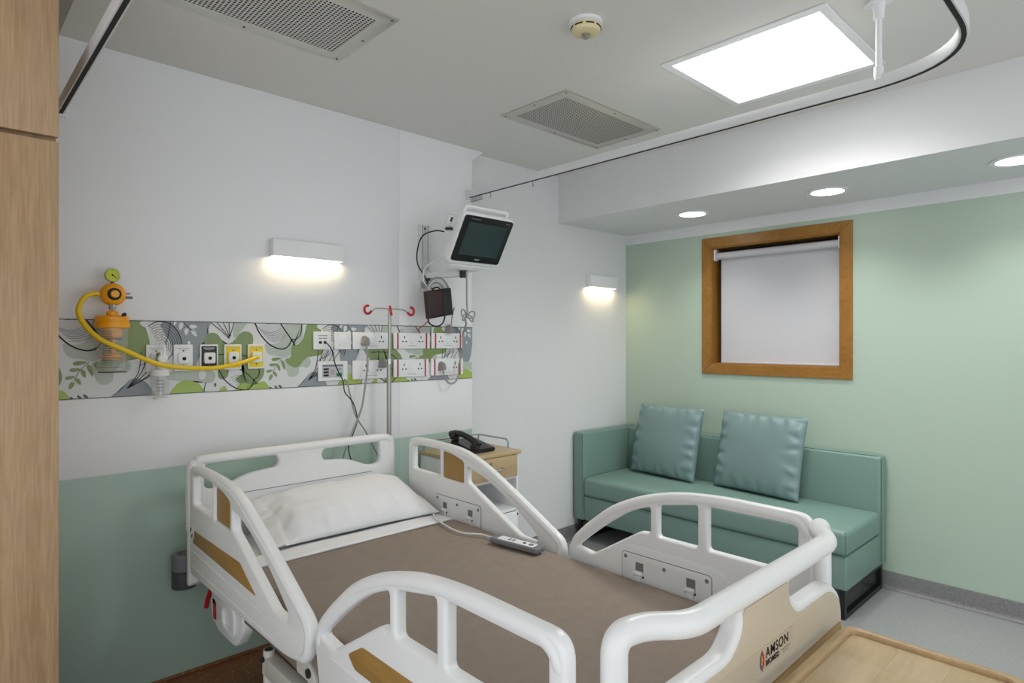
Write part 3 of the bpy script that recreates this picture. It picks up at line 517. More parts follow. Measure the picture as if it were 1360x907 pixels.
# rail carrier on the left below the gap, visible past the rail
car = plate('rail_bracket', round_poly([(1.86, .545), (1.80, .545), (1.735, .50), (1.72, .44), (1.745, .435), (1.78, .47), (1.86, .47)], .012), [], 'X', .842, .012, .003, M_metalw, bed)
box('rail_arm', .838, .86, 1.50, 1.70, .44, .50, M_metalw, bed, .008)
lathe('pivot_cap', [(.001, -.006), (.014, -.006), (.014, .0), (.001, .0)], (.835, 1.77, .50), M_dark, car, 'X', 12)
sp_ = tube('support_post', [(.868, 2.15, .26), (.868, 2.15, .424)], .019, M_metalw, bed, 16); lathe('post_cap', [(.001, 0), (.015, 0), (.015, .0015), (.001, .0015)], (.868, 2.15, .4235), M_dark, sp_, 'Z', 14); lathe('post_bolt', [(.001, -.008), (.010, -.008), (.010, 0), (.001, 0)], (.849, 2.15, .395), M_dark, sp_, 'X', 12)
# head end release catch under the left head rail
rc = plate('release_catch', round_poly([(2.70, .505), (2.665, .37), (2.62, .335), (2.42, .335), (2.34, .42), (2.34, .505)], .03), [round_poly([(2.68, .44), (2.655, .375), (2.635, .375), (2.64, .44)], .006)], 'X', .872, .05, .012, M_abs, bed)
plate('catch_ring', round_poly([(2.55, .49), (2.55, .37), (2.40, .37), (2.40, .49)], .05), [round_poly([(2.52, .47), (2.52, .395), (2.43, .395), (2.43, .47)], .03)], 'X', .842, .012, .004, M_abs, rc)
tube('release_lever', [(.85, 2.70, .475), (.845, 2.725, .43), (.843, 2.735, .395)], .0095, M_red, bed, 10); box('lever_tab', .846, .853, 2.635, 2.662, .375, .435, M_red, rc)
# headboard
cx = 1.305
def mirx(p, c): return [(2*c-a, *b) for a, *b in p][::-1]
hl = [(.872, .975, .02), (1.165, .983, .03), (1.196, .95, .02), (1.185, .915, .02), (1.05, .905, .05), (.935, .855, .04), (.865, .862, .03)]
hbo = round_poly([(.803, .46, .01), (.803, .99, .075), (1.0, 1.008, .2), (1.6, 1.012, .2), (1.818, 1.0, .075), (1.818, .46, .01)], .05, 8)
hb = plate('headboard', hbo, [round_poly(hl, .02, 5), round_poly(mirx(hl, 1.3), .02, 5)], 'Y', 2.852, .036, .012, M_abs, bed, 3)
bm = bmesh.new(); add_tube(bm, smooth_path([(.818, 2.85, .70), (.818, 2.85, .94), (.838, 2.85, .978), (.90, 2.85, .988), (1.31, 2.85, .99), (1.72, 2.85, .99), (1.783, 2.85, .98), (1.803, 2.85, .94), (1.803, 2.85, .70)], 6), .0215, 14)
from_bm('grab_rim', bm, M_abs, hb, 60)
box('seam', .96, 1.68, 2.8325, 2.836, .822, .8245, M_greyp, hb)
# side rails
HEAD = round_poly([(2.752, .545, .03), (2.752, .993, .05), (2.50, .997, .12), (2.30, .987, .15), (2.14, .938, .2), (1.92, .832, .25), (1.665, .70, .03), (1.648, .645, .05), (1.70, .57, .07), (1.82, .548, .08)], .03, 8)
HH1 = round_poly([(2.705, .835), (2.705, .962), (2.475, .960), (2.475, .830)], .014)
HH2 = round_poly([(2.455, .826), (2.455, .957), (2.37, .948, .06), (2.29, .924), (2.29, .822)], .014)
HH3 = round_poly([(2.262, .905), (2.262, .832), (1.905, .662), (1.805, .657, .02), (1.80, .685, .02), (1.93, .775, .1), (2.12, .868, .1)], .016)
FOOT = round_poly([(1.598, .53, .03), (1.632, .69, .03), (1.555, .772, .1), (1.42, .882, .15), (1.28, .948, .15), (1.13, .986, .15), (.98, .998, .1), (.695, .995, .05), (.695, .53, .03)], .03, 8)
FHA = round_poly([(1.588, .695), (1.505, .685), (1.29, .818), (1.246, .82), (1.246, .915), (1.34, .880, .08), (1.46, .800, .08)], .014)
FHB = round_poly([(1.216, .815), (1.062, .815), (1.062, .955), (1.216, .925)], .014)
FHC = round_poly([(1.026, .815), (.738, .815), (.738, .958), (1.026, .958)], .014)
RIMH = fillet_path([(0, 2.734, .56), (0, 2.734, .979), (0, 2.48, .979), (0, 2.25, .955), (0, 1.93, .815), (0, 1.668, .682), (0, 1.69, .585), (0, 1.80, .566)], .07, 10)
RIMF = fillet_path([(0, 1.585, .56), (0, 1.613, .695), (0, 1.545, .765), (0, 1.415, .868), (0, 1.28, .929), (0, 1.13, .967), (0, .98, .979), (0, .713, .977), (0, .713, .56)], .06, 10)
def strip(name, pts, xc, th, m, parent, bev=.001): return plate(name, pts, [], 'X', xc, th, bev, m, parent, 1)
def side_rail(kind, s):
    xc = XL if s < 0 else XR
    if kind == 'head': out, holes, rim = HEAD, [HH1, HH2, HH3], RIMH
    else: out, holes, rim = FOOT, [FHA, FHB, FHC], RIMF
    r = plate('side_rail', out, holes, 'X', xc, .034, .010, M_abs, bed, 3)
    bm = bmesh.new(); add_tube(bm, [(xc, p.y, p.z) for p in rim], lambda i, n=len(rim): .0205-.010*max(0, 1-min(i, n-1-i)/3), 16); from_bm('grab_rim', bm, M_abs, r, 60)
    oF = xc+s*.0172                              # outer face
    if kind == 'head':
        strip('window_inlay', HH2, xc, .012, M_inlay, r)
        strip('wood_inlay', round_poly([(2.69, .735), (2.19, .737), (2.045, .664), (2.70, .684)], .006), oF, .003, M_inlay, r)
        tube('moulded_ridge', [(oF, 2.70, .648), (oF, 2.01, .622)], .0022, M_abs, r, 6); tube('moulded_ridge', [(oF, 2.72, .585), (oF, 1.90, .57)], .002, M_abs, r, 6)
        if s < 0:
            b_ = lathe('round_badge', [(.001, -.001), (.026, -.001), (.027, .001), (.001, .001)], (oF-.0015, 2.713, .722), M_plast, r, 'X', 20)
            for yy, zz, l in ((2.72, .735, .014), (2.705, .712, .012)):
                tube('badge_mark', [(oF-.003, yy, zz-l/2), (oF-.003, yy+.004, zz), (oF-.003, yy-.004, zz+l/2)], .0022, M_ink, b_, 5)
        py0_, py1_, pz0, pz1 = 2.16, 2.505, .60, .738
    else:
        strip('wood_inlay', round_poly([(1.435, .700), (1.365, .742), (.80, .742), (.80, .672), (1.40, .672)], .012), oF, .003, M_inlay, r)
        tube('moulded_ridge', [(oF, 1.53, .655), (oF, .74, .63)], .0022, M_abs, r, 6)
        py0_, py1_, pz0, pz1 = 1.008, 1.362, .60, .735
        # raised backing behind the latch plate
        strip('inner_boss', round_poly([(1.50, .60), (1.44, .69), (1.36, .765), (.97, .765), (.93, .70), (.93, .60)], .05), xc-s*.0165, .006, M_abs, r, .0025)
    iF = xc-s*(.0185 if kind == 'head' else .0205)
    lpz = [(a, a2) for a, a2 in ((py0_+.115, 0), (py1_-.10, 0))]
    lp0, lp1 = py0_+.075, py1_-.055
    hh = [[(yy-.017, pz0+.055), (yy+.017, pz0+.055), (yy+.017, pz0+.108), (yy-.017, pz0+.108)] for yy in (lp0, lp1-.02)]
    pl = plate('latch_plate', round_poly(rect(py0_, py1_, pz0, pz1), .016), hh, 'X', iF, .004, .0012, M_abs, r, 1)
    gap = plate('plate_joint', round_poly(rect(py0_-.002, py1_+.002, pz0-.002, pz1+.002), .018), [], 'X', iF+s*.0012, .0022, 0, M_greyd, r, 1)
    for yy in (lp0, lp1-.02):
        box('latch_recess', *sorted((iF-s*.0002, iF+s*.0004)), yy-.0175, yy+.0175, pz0+.054, pz0+.109, M_greyp, pl)
        la = tube('latch', [(iF-s*.004, yy-.016, pz0+.07), (iF-s*.004, yy+.016, pz0+.07)], .009, M_abs, pl, 12)
        box('latch_tongue', *sorted((iF-s*.001, iF-s*.010)), yy-.013, yy+.013, pz0+.03, pz0+.066, M_abs, la, .002)
        tube('latch_pin', [(iF-s*.004, yy-.020, pz0+.062), (iF-s*.004, yy+.020, pz0+.062)], .0032, M_dark, la, 8)
    for yy, zz in ((py0_+.016, pz1-.018), ((py0_+py1_)/2, pz1-.024), (py1_-.016, pz1-.015)):
        lathe('screw', [(.001, 0), (.0075, 0), (.006, .0025*-s), (.001, .0025*-s)], (iF-s*.002, yy, zz), M_greyp, pl, 'X', 10)
for s in (-1, 1):
    for kind in ('head', 'foot'): side_rail(kind, s)
# bumper rollers at the head corners
for xx in (.812, 1.81):
    rl = lathe('bumper_roller', [(.02, 0), (.048, 0), (.050, .004), (.050, .072), (.046, .074), (.046, .076), (.049, .078), (.049, .135), (.043, .143), (.02, .143)], (xx, 2.925, .435), M_greyd, bed, 'Z', 28)
    lathe('roller_cap', [(.0495, 0), (.0505, .003), (.0505, .062), (.044, .069), (.03, .069), (.03, .066), (.012, .066), (.012, .070), (.001, .070)], (xx, 2.925, .511), M_greyp, rl, 'Z', 28)
    box('roller_bracket', *((xx, xx+.14) if xx < XC else (xx-.14, xx)), 2.872, 2.915, .45, .50, M_metalw, bed, .004)
# footboard
fpath = fillet_path([(.868, .660, .50), (.872, .660, .984), (.940, .648, .985), (1.005, .590, .985), (1.685, .590, .985), (1.755, .648, .985), (1.824, .660, .984), (1.828, .660, .50)], .062, 12)
fo = round_poly([(.86, .46, .02), (.86, .815, .04), (.925, .873, .05), (1.152, .876, .05), (1.199, .915, .04), (1.199, .958, .01), (1.447, .958, .01), (1.447, .915, .04), (1.492, .876, .05), (1.702, .875, .05), (1.763, .83, .03), (1.778, .79, .03), (1.778, .46, .02)], .03, 6)
ft = plate('footboard', fo, [], 'Y', .614, .044, .013, M_abs, bed, 3)
bm = bmesh.new(); add_tube(bm, fpath, .0245, 16); from_bm('grab_bar', bm, M_abs, ft, 60)
fpo = round_poly([(.878, .48, .02), (.878, .805, .04), (.935, .858, .05), (1.162, .860, .05), (1.214, .905, .04), (1.214, .950, .01), (1.432, .950, .01), (1.432, .905, .04), (1.482, .860, .05), (1.694, .858, .05), (1.750, .82, .03), (1.763, .785, .03), (1.763, .48, .02)], .03, 6)
plate('cream_panel', fpo, [round_poly(rect(1.272, 1.450, .790, .843), .003, 2)], 'Y', .5915, .005, .0018, M_cream, ft)
plate('wood_inlay', round_poly([(.893, .56), (.893, .745), (1.345, .752), (1.755, .760), (1.755, .56)], .008), [], 'Y', .588, .004, .001, M_inlay, ft, 1)
lpt = box('logo_plate', 1.2725, 1.4495, .590, .593, .7905, .8425, M_cream, ft)
for pts, m in (([(1.313, .839), (1.303, .826), (1.303, .812), (1.309, .812), (1.309, .824), (1.313, .829)], M_lgr), ([(1.313, .839), (1.323, .826), (1.323, .812), (1.317, .812), (1.317, .824), (1.313, .829)], M_lred),
               ([(1.303, .812), (1.303, .806), (1.313, .794), (1.313, .804), (1.309, .809), (1.309, .812)], M_lgr), ([(1.323, .812), (1.323, .806), (1.313, .794), (1.313, .804), (1.317, .809), (1.317, .812)], M_lred),
               ([(1.313, .825), (1.317, .818), (1.313, .810), (1.309, .818)], M_lor)):
    plate('logo_mark', [(a_-.018, b_) for a_, b_ in pts], [], 'Y', .5895, .0008, 0, m, lpt, 1)
text_obj('lettering', 'AMSON', 1.313, .5897, .816, .0310, M_ink, lpt, bold=.0002); text_obj('lettering', 'BIOMED', 1.313, .5897, .799, .0170, M_ink, lpt, bold=.00035)
box('small_print', 1.394, 1.437, .5893, .5898, .8055, .8068, M_inkg, lpt); box('small_print', 1.402, 1.429, .5893, .5898, .7995, .8005, M_inkg, lpt)

# ------------------------------------------------------------------ mattress and bedding
def rbox_grid(x0, x1, y0, y1, z0, z1, r, bumpf=None, n=(24, 48)):
    """open-bottom draped cover"""
    bm = bmesh.new(); nx, ny = n; prof = []
    hw = (x1-x0)/2; cxm = (x0+x1)/2
    # cross-section path: left hem -> up -> over -> down
    prof.append((-hw, z0))
    for k in range(1, 5): prof.append((-hw, z0+(z1-r-z0)*k/4))
    for k in range(1, 6):
        a = math.pi/2*k/5; prof.append((-hw+r-r*math.cos(a), z1-r+r*math.sin(a)))
    for k in range(1, nx): prof.append((-hw+r+(2*hw-2*r)*k/nx, z1))
    for k in range(0, 6):
        a = math.pi/2*k/5; prof.append((hw-r+r*math.sin(a), z1-r+r*math.cos(a)))
    for k in range(1, 5): prof.append((hw, z1-r-(z1-r-z0)*k/4))
    rows = []
    for j in range(ny+1):
        y = y0+(y1-y0)*j/ny; row = []
        for a, z in prof:
            p = Vector((cxm+a, y, z))
            if bumpf: p = bumpf(p, a/hw, j/ny)
            row.append(bm.verts.new(p))
        rows.append(row)
    for a, b in zip(rows, rows[1:]):
        for k in range(len(a)-1): bm.faces.new((a[k], a[k+1], b[k+1], b[k]))
    return bm
mt = tag(box('mattress', .868, 1.812, .69, 2.822, .501, .642, M_sheet, None, .03, 4), 'white sheeted mattress lying on the hospital bed', 'mattress')
def bump_bl(p, a, t):
    n1 = noise.noise(Vector((p.x*3.1, p.y*2.2, 1.7))); n2 = noise.noise(Vector((p.x*9, p.y*7, 4.2)))
    p.z += .004*n1+.0016*n2
    if abs(a) > .98: p.x += .006*noise.noise(Vector((p.y*6, p.z*5, 9)))*(1 if a > 0 else -1)*min(1, (.65-p.z)*12)
    return p
bl = from_bm('blanket', rbox_grid(.846, 1.834, .672, 2.315, .47, .655, .028, bump_bl, (36, 70)), M_blank, None, 60)
sm_ = bl.modifiers.new('thickness', 'SOLIDIFY'); sm_.thickness = .005; sm_.offset = -1
tag(bl, 'plain taupe blanket spread over the lower bed', 'blanket')
# turned-down sheet edge
def bump_sh(p, a, t):
    p.z += .0025*noise.noise(Vector((p.x*4, p.y*6, 3.3)))
    return p
sh = from_bm('folded_sheet', rbox_grid(.852, 1.828, 2.318, 2.445, .50, .660, .028, bump_sh, (36, 8)), M_sheet, None, 60)
sm_ = sh.modifiers.new('thickness', 'SOLIDIFY'); sm_.thickness = .008; sm_.offset = -1
tag(sh, 'folded white top sheet between blanket and pillow', 'sheet')
# pillow
def pillow_fn(hx, hy, hz, wr, seed, flat=.35, flange=False, pinch=.06, soft=.55):
    def f(u, v, top):
        fl = 0.
        if flange and u < .12: fl = 1-u/.12; a = -1+.02*(1-fl); b = v*2-1
        elif flange: a = (u-.12)/.88*1.98-.98; b = v*2-1
        else: a, b = u*2-1, v*2-1
        ea = 1-abs(a)**2.6; eb = 1-abs(b)**2.6
        t = (max(ea, 0)*max(eb, 0))**soft
        pin = 1-.05*(1-abs(b)**4)*0
        x = hx*a*(1-pinch*(1-b*b)**1.0*abs(a)**3); y = hy*b*(1-pinch*1.15*(1-a*a)*abs(b)**3)
        z = hz*t*(1 if top else -flat)
        if not flange:                                      # smooth face, short creases gathered along the seams
            n_ = noise.noise(Vector((a*1.3+seed, b*1.3, seed)))*.6
            ed = max(abs(a), abs(b))
            k_ = max(0, (ed-.62)/.38)*max(0, 1-((ed-.9)/.12)**2 if ed > .9 else 1)
            s_ = (b if abs(a) > abs(b) else a)
            n_ += .75*k_*math.sin(s_*19+seed+2.5*noise.noise(Vector((a*3, b*3, seed))))
        else:
            n_ = noise.noise(Vector((a*1.8+seed, b*1.5, seed)))*.5+noise.noise(Vector((a*5+seed, b*2.6+a*2, seed*2)))*.28
        z += wr*n_*min(1, t*2.0+.15)*(1 if top else .2)
        if flange:
            cr = max(0, 1-(a+1)/.75)                        # creases fanning out from the closed end
            z += .012*cr*math.sin(b*7+a*3+noise.noise(Vector((a*4, b*3, 2)))*3)*min(1, t*3+.1)*(1 if top else .2)
            fo = max(0, 1-abs(b+.8)/.5)
            z += .006*fo*math.sin(a*22+noise.noise(Vector((a*5, b*3, 8)))*3)*min(1, t*3)*(1 if top else 0)
            if fl:
                x -= .075*fl*(1+.12*math.sin(b*5)); z += (.010 if top else -.004)*(1-fl)+fl*(.016*noise.noise(Vector((b*3, 2.2, fl)))-.012)
        return Vector((x, y, z))
    return f
def pillow_obj(name, hx, hy, hz, wr, seed, T, m, parent=None, flat=.35, n=(44, 34), flange=False, pinch=.06, soft=.55):
    f = pillow_fn(hx, hy, hz, wr, seed, flat, flange, pinch, soft); bm = bmesh.new(); nu, nv = n
    G = {}
    for top in (1, 0):
        for i in range(nu+1):
            for j in range(nv+1):
                if (i in (0, nu) or j in (0, nv)) and not top: G[(0, i, j)] = G[(1, i, j)]; continue
                G[(top, i, j)] = bm.verts.new(T @ f(i/nu, j/nv, top))
    for top in (1, 0):
        for i in range(nu):
            for j in range(nv):
                q = [G[(top, i, j)], G[(top, i+1, j)], G[(top, i+1, j+1)], G[(top, i, j+1)]]
                bm.faces.new(q if top else q[::-1])
    return from_bm(name, bm, m, parent, 80)
T = Matrix.Translation((1.435, 2.632, .722)) @ Matrix.Rotation(math.radians(-1.5), 4, 'Z') @ Matrix.Rotation(math.radians(15), 4, 'X')
pw = pillow_obj('pillow', .385, .205, .100, .020, 3.3, T, M_sheet, None, .36, (84, 56), flange=True)
tag(pw, 'white bed pillow propped against the headboard', 'pillow')
# remote control
rm = thing('bed_remote', 'grey and white bed remote control lying on the taupe blanket', 'remote control', (1.745, 1.815, .662))
cc, ss = math.cos(math.radians(8)), math.sin(math.radians(8))
def rot(p, c=(1.742, 1.815)): return (c[0]+p[0]*cc-p[1]*ss, c[1]+p[0]*ss+p[1]*cc)
plate('body', round_poly([rot(p) for p in rect(-.029, .029, -.125, .12)], .012), [], 'Z', .674, .022, .006, M_greyp, rm)
fp = plate('keypad', round_poly([rot(p) for p in rect(-.021, .021, -.10, .085)], .006), [], 'Z', .6856, .0016, .0005, M_plast, rm)
for k, (a, b, r, m) in enumerate(((0, -.045, .0075, M_ink), (0, -.078, .012, M_inkg))):
    q = rot((a, b)); lathe('button', [(.001, .0), (r, .0), (r*.9, .0015), (.001, .0015)], (q[0], q[1], .6862), m, fp, 'Z', 14)
for a, b in ((-.006, .03), (.006, .03), (-.006, .01), (.006, .01)):
    q = rot((a, b)); box('button', q[0]-.004, q[0]+.004, q[1]-.006, q[1]+.006, .6862, .6872, M_inkg, fp)
tube('cord', [(1.735, 1.94, .673), (1.738, 1.975, .667), (1.735, 2.02, .667), (1.690, 2.10, .666), (1.70, 2.22, .666), (1.735, 2.345, .668), (1.775, 2.425, .673), (1.808, 2.455, .673), (1.822, 2.49, .668), (1.838, 2.53, .66)], .0042, M_cordw, rm, 8, sm=8)
# IV pole
iv = thing('iv_pole', 'slim steel drip stand pole with red hooks behind the headboard', 'drip stand', (1.842, 2.925, .40))
tube('pole', [(1.842, 2.925, .40), (1.842, 2.925, 1.40)], .0125, M_steel, iv, 14); tube('upper_pole', [(1.845, 2.925, 1.38), (1.846, 2.925, 1.672)], .009, M_steel, iv, 12)
tube('clamp', [(1.843, 2.925, 1.375), (1.843, 2.925, 1.402)], .0155, M_chrome, iv, 14)
hz = 1.672
hk = tube('crossbar', [(1.735, 2.925, hz-.012), (1.76, 2.925, hz+.004), (1.80, 2.925, hz+.006), (1.846, 2.925, hz+.005), (1.89, 2.925, hz+.006), (1.935, 2.925, hz+.002), (1.965, 2.925, hz-.012)], .0035, M_steel, iv, 8, sm=5)
for s in (-1, 1):
    bx_ = 1.848+s*.115
    tube('hook', [(bx_, 2.925, hz-.010), (bx_+s*.012, 2.925, hz-.022), (bx_+s*.03, 2.925, hz-.024), (bx_+s*.042, 2.925, hz-.010), (bx_+s*.038, 2.925, hz+.012), (bx_+s*.018, 2.925, hz+.018)], .007, M_red, hk, 8, sm=5)
tube('hook', [(1.846, 2.922, hz+.022), (1.846, 2.915, hz-.005), (1.846, 2.905, hz-.03)], .0065, M_red, hk, 8)
box('bed_socket', 1.822, 1.862, 2.872, 2.944, .40, .44, M_metalw, iv, .004)
# overbed table
ot = thing('overbed_table', 'light maple overbed table with raised rim at the foot of the bed', 'table', (1.28, .38, 0))
tx0, tx1, ty0, ty1 = .88, 1.695, .195, .556
plate('rim', round_poly(rect(tx0, tx1, ty0, ty1), .035, 6), [round_poly(rect(tx0+.022, tx1-.022, ty0+.022, ty1-.022), .022, 6)], 'Z', .772, .024, .007, M_maple_rim, ot, 3)
tt = plate('tabletop', round_poly(rect(tx0+.008, tx1-.008, ty0+.008, ty1-.008), .03, 6), [], 'Z', .764, .014, .002, M_maple, ot)
k = 0
for i in range(6):
    for j in range(3):
        w_ = (tx1-tx0-.05)/6; h_ = (ty1-ty0-.05)/3; a = tx0+.025+i*w_; b = ty0+.025+j*h_
        plate('veneer_block', rect(a+.0002, a+w_-.0002, b+.0002, b+h_-.0002), [], 'Z', .7713, .0008, 0, M_maple if (i+j) % 2 else M_maple2, tt, 1)
tube('column', [(.93, .375, .06), (.93, .375, .757)], .024, M_metalw, ot, 16)
for yy in (.23, .52): tube('foot', fillet_path([(.93, .375, .075), (.93, yy, .07), (1.55, yy, .07)], .06), .017, M_metalw, ot, 12)
for xx in (.93, 1.55):
    for yy in (.23, .52): lathe('caster', [(.01, -.012), (.026, -.012), (.026, .012), (.01, .012)], (xx, yy, .0262), M_dark, ot, 'X', 16)
# ------------------------------------------------------------------ sofa
SX0, SX1, SY0, SY1 = 3.555, 4.228, 1.155, 3.078
so = thing('sofa', 'teal leatherette sofa with one arm and black sled legs under the window', 'sofa', (3.9, 2.1, 0))
box('base', SX0+.004, 4.125, SY0+.004, SY1-.10, .16, .345, M_sofa, so, .014, 3)
ar = box('arm', SX0, SX1, SY1-.105, SY1, .16, .815, M_sofa, so, .016, 3)
bk = box('backrest', 4.112, SX1, SY0, SY1-.10, .16, .812, M_sofa, so, .018, 3)
def seat(u, v):
    # closed superellipse cross-section swept along Y, domed on top
    return None
bm = bmesh.new(); add_box(bm, SX0-.012, 4.118, SY0, SY1-.107, .347, .482, .028, 4)
bmesh.ops.subdivide_edges(bm, edges=[e for e in bm.edges if e.calc_length() > .3], cuts=6, use_grid_fill=True)
for v in bm.verts:
    if v.co.z > .47:
        a = (v.co.x-SX0)/(4.118-SX0); b = (v.co.y-SY0)/(SY1-.107-SY0)
        v.co.z += .018*(max(0, 4*a*(1-a))**.5)*(max(0, 4*b*(1-b))**.35)
sc = from_bm('seat_cushion', bm, M_sofa, so, 50)
tube('seam', [(SX0+.012, SY1-.1035, .18), (SX0+.001, SY1-.1035, .30), (SX0+.001, SY1-.1035, .34)], .0014, M_seam, ar, 5)
tube('seam', [(SX0+.02, SY1-.092, .8152), (4.20, SY1-.092, .8152)], .0013, M_seam, ar, 5); tube('seam', [(SX0+.0005, SY1-.092, .17), (SX0+.0005, SY1-.092, .80)], .0012, M_seam, ar, 5)
tube('seam', [(4.122, SY0+.02, .8122), (4.122, SY1-.12, .8122)], .0014, M_seam, bk, 5); tube('seam', [(4.122, SY0-.0002, .18), (4.122, SY0-.0002, .80)], .0013, M_seam, bk, 5)
tube('seam', [(SX0-.010, SY0+.012, .476), (4.10, SY0+.012, .476)], .0013, M_seam, sc, 5); tube('seam', [(SX0-.0075, SY0+.006, .36), (SX0-.0075, SY0+.006, .465)], .0013, M_seam, sc, 5)
def sled(yy):
    bm = bmesh.new(); t = .028; a, b = SX0+.02, SX1-.012
    add_box(bm, a, a+t, yy, yy+t, 0, .161); add_box(bm, b-t, b, yy, yy+t, 0, .161); add_box(bm, a+t, b-t, yy, yy+t, 0, t); add_box(bm, a+t, b-t, yy, yy+t, .161-t, .161)
    return from_bm('sled_leg', bm, M_black, so)
sled(SY0+.02); sled(SY1-.06)
def throw(cy, hw, lab, seed, yaw):
    T = Matrix.Translation((4.005, cy, .757)) @ Matrix.Rotation(math.radians(yaw), 4, 'Z') @ Matrix.Rotation(math.radians(-76), 4, 'Y') @ Matrix.Rotation(math.radians(0), 4, 'Z')
    # local x -> height, local y -> width, local z -> towards the room
    o = pillow_obj('throw_cushion', .265, hw, .078, .011, seed, T, M_sofa2, None, .75, (48, 48), pinch=.025, soft=.42)
    return tag(o, lab, 'cushion', 'teal throw cushions on the sofa')
throw(2.552, .292, 'square teal throw cushion beside the sofa arm', 1.3, -6); throw(1.846, .303, 'square teal throw cushion below the window, nearer the open sofa end', 7.7, -6)

# ------------------------------------------------------------------ bedside locker and telephone
lk = thing('bedside_locker', 'bedside locker with maple top and drawer and chrome gallery rail', 'bedside cabinet', (2.32, 2.81, 0))
lx0, lx1, ly0, ly1, lz = 2.105, 2.545, 2.625, 3.005, .858
plate('top', round_poly(rect(lx0-.008, lx1+.014, ly0-.012, ly1), .012), [], 'Z', lz-.011, .022, .004, M_maple, lk)
for a, b in ((lx0, lx0+.016), (lx1-.016, lx1)): box('side_panel', a, b, ly0+.006, ly1-.004, .07, lz-.022, M_plast, lk, .002)
box('back_panel', lx0+.016, lx1-.016, ly1-.014, ly1-.004, .07, lz-.022, M_plast, lk)
for z in (.69, .50, .07): box('shelf', lx0+.016, lx1-.016, ly0+.014, ly1-.014, z, z+.016, M_plast, lk)
dr = box('drawer', lx0+.004, lx1-.018, ly0-.008, ly0+.010, .708, .834, M_maple, lk, .002)
box('drawer_box', lx0+.02, lx1-.03, ly0+.010, ly1-.05, .715, .80, M_plast, dr)
hx = (lx0+lx1)/2
tube('handle', fillet_path([(hx-.075, ly0-.008, .770), (hx-.075, ly0-.036, .768), (hx+.075, ly0-.036, .768), (hx+.075, ly0-.008, .770)], .015), .0048, M_chrome, dr, 10)
lathe('lock', [(.001, 0), (.011, 0), (.011, .004), (.001, .004)], (hx-.01, ly0-.008, .803), M_chrome, dr, 'Y', 16)
cd = box('door', lx0+.004, lx1-.018, ly0-.004, ly0+.010, .09, .498, M_plast, lk, .002); tube('handle', [(hx+.15, ly0-.02, .40), (hx+.15, ly0-.02, .32)], .005, M_chrome, cd, 8); 
lathe('hinge_cap', [(.001, 0), (.008, 0), (.008, .003), (.001, .003)], (lx1-.008, ly0+.006, .478), M_greyd, lk, 'Y', 10)
gr = tube('gallery_rail', fillet_path([(lx0+.014, ly0+.05, lz+.001), (lx0+.014, ly0+.05, lz+.052), (lx0+.014, ly1-.014, lz+.052), (lx1-.004, ly1-.014, lz+.052), (lx1-.004, ly0+.09, lz+.052), (lx1-.004, ly0+.09, lz+.001)], .028), .0055, M_chrome, lk, 10)
for a in (lx0+.014, lx1-.004): tube('rail_post', [(a, ly1-.014, lz+.001), (a, ly1-.014, lz+.052)], .005, M_chrome, gr, 8)
for a in (lx0+.04, lx1-.04):
    for b in (ly0+.05, ly1-.05): lathe('caster', [(.008, -.011), (.033, -.011), (.033, .011), (.008, .011)], (a, b, .0335), M_dark, lk, 'X', 16)
ph = thing('desk_telephone', 'black desk telephone on the maple locker top', 'telephone', (2.325, 2.80, lz+.001))
def wedge(x0, x1, y0, y1, z0, zf, zb, bev):
    bm = bmesh.new(); add_box(bm, x0, x1, y0, y1, z0, zf)
    for v in bm.verts:
        if v.co.z > z0+.001: v.co.z = zf if v.co.y < (y0+y1)/2 else zb
    bmesh.ops.bevel(bm, geom=bm.edges[:], offset=bev, segments=2, affect='EDGES'); return bm
pb = from_bm('base', wedge(2.235, 2.415, 2.685, 2.885, lz+.0015, lz+.022, lz+.062, .006), M_blackp, ph)
def pz(y): return lz+.022+(y-2.685)/.2*.04
for i in range(3):
    for j in range(4):
        y = 2.705+j*.026; x = 2.322+i*.026; z = pz(y)
        bm = bmesh.new(); add_box(bm, x, x+.018, y, y+.015, z-.004, z+.003, .0015, 1); from_bm('key', bm, M_greyd, pb)
hs = lambda y, z: (2.268, y, z)
hp = smooth_path([hs(2.675, lz+.048), hs(2.70, lz+.066), hs(2.755, lz+.086), hs(2.83, lz+.100), hs(2.88, lz+.098), hs(2.91, lz+.086)], 5)
bm = bmesh.new(); add_tube(bm, hp, lambda i: .017+.009*abs(i/(len(hp)-1)*2-1)**3, 12); ho = from_bm('handset', bm, M_blackp, ph, 60)
for y, z in ((2.70, lz+.038), (2.885, lz+.075)): lathe('ear_cap', [(.012, -.012), (.026, -.012), (.028, .006), (.02, .02)], (2.268, y, z), M_blackp, ho, 'Z', 18)

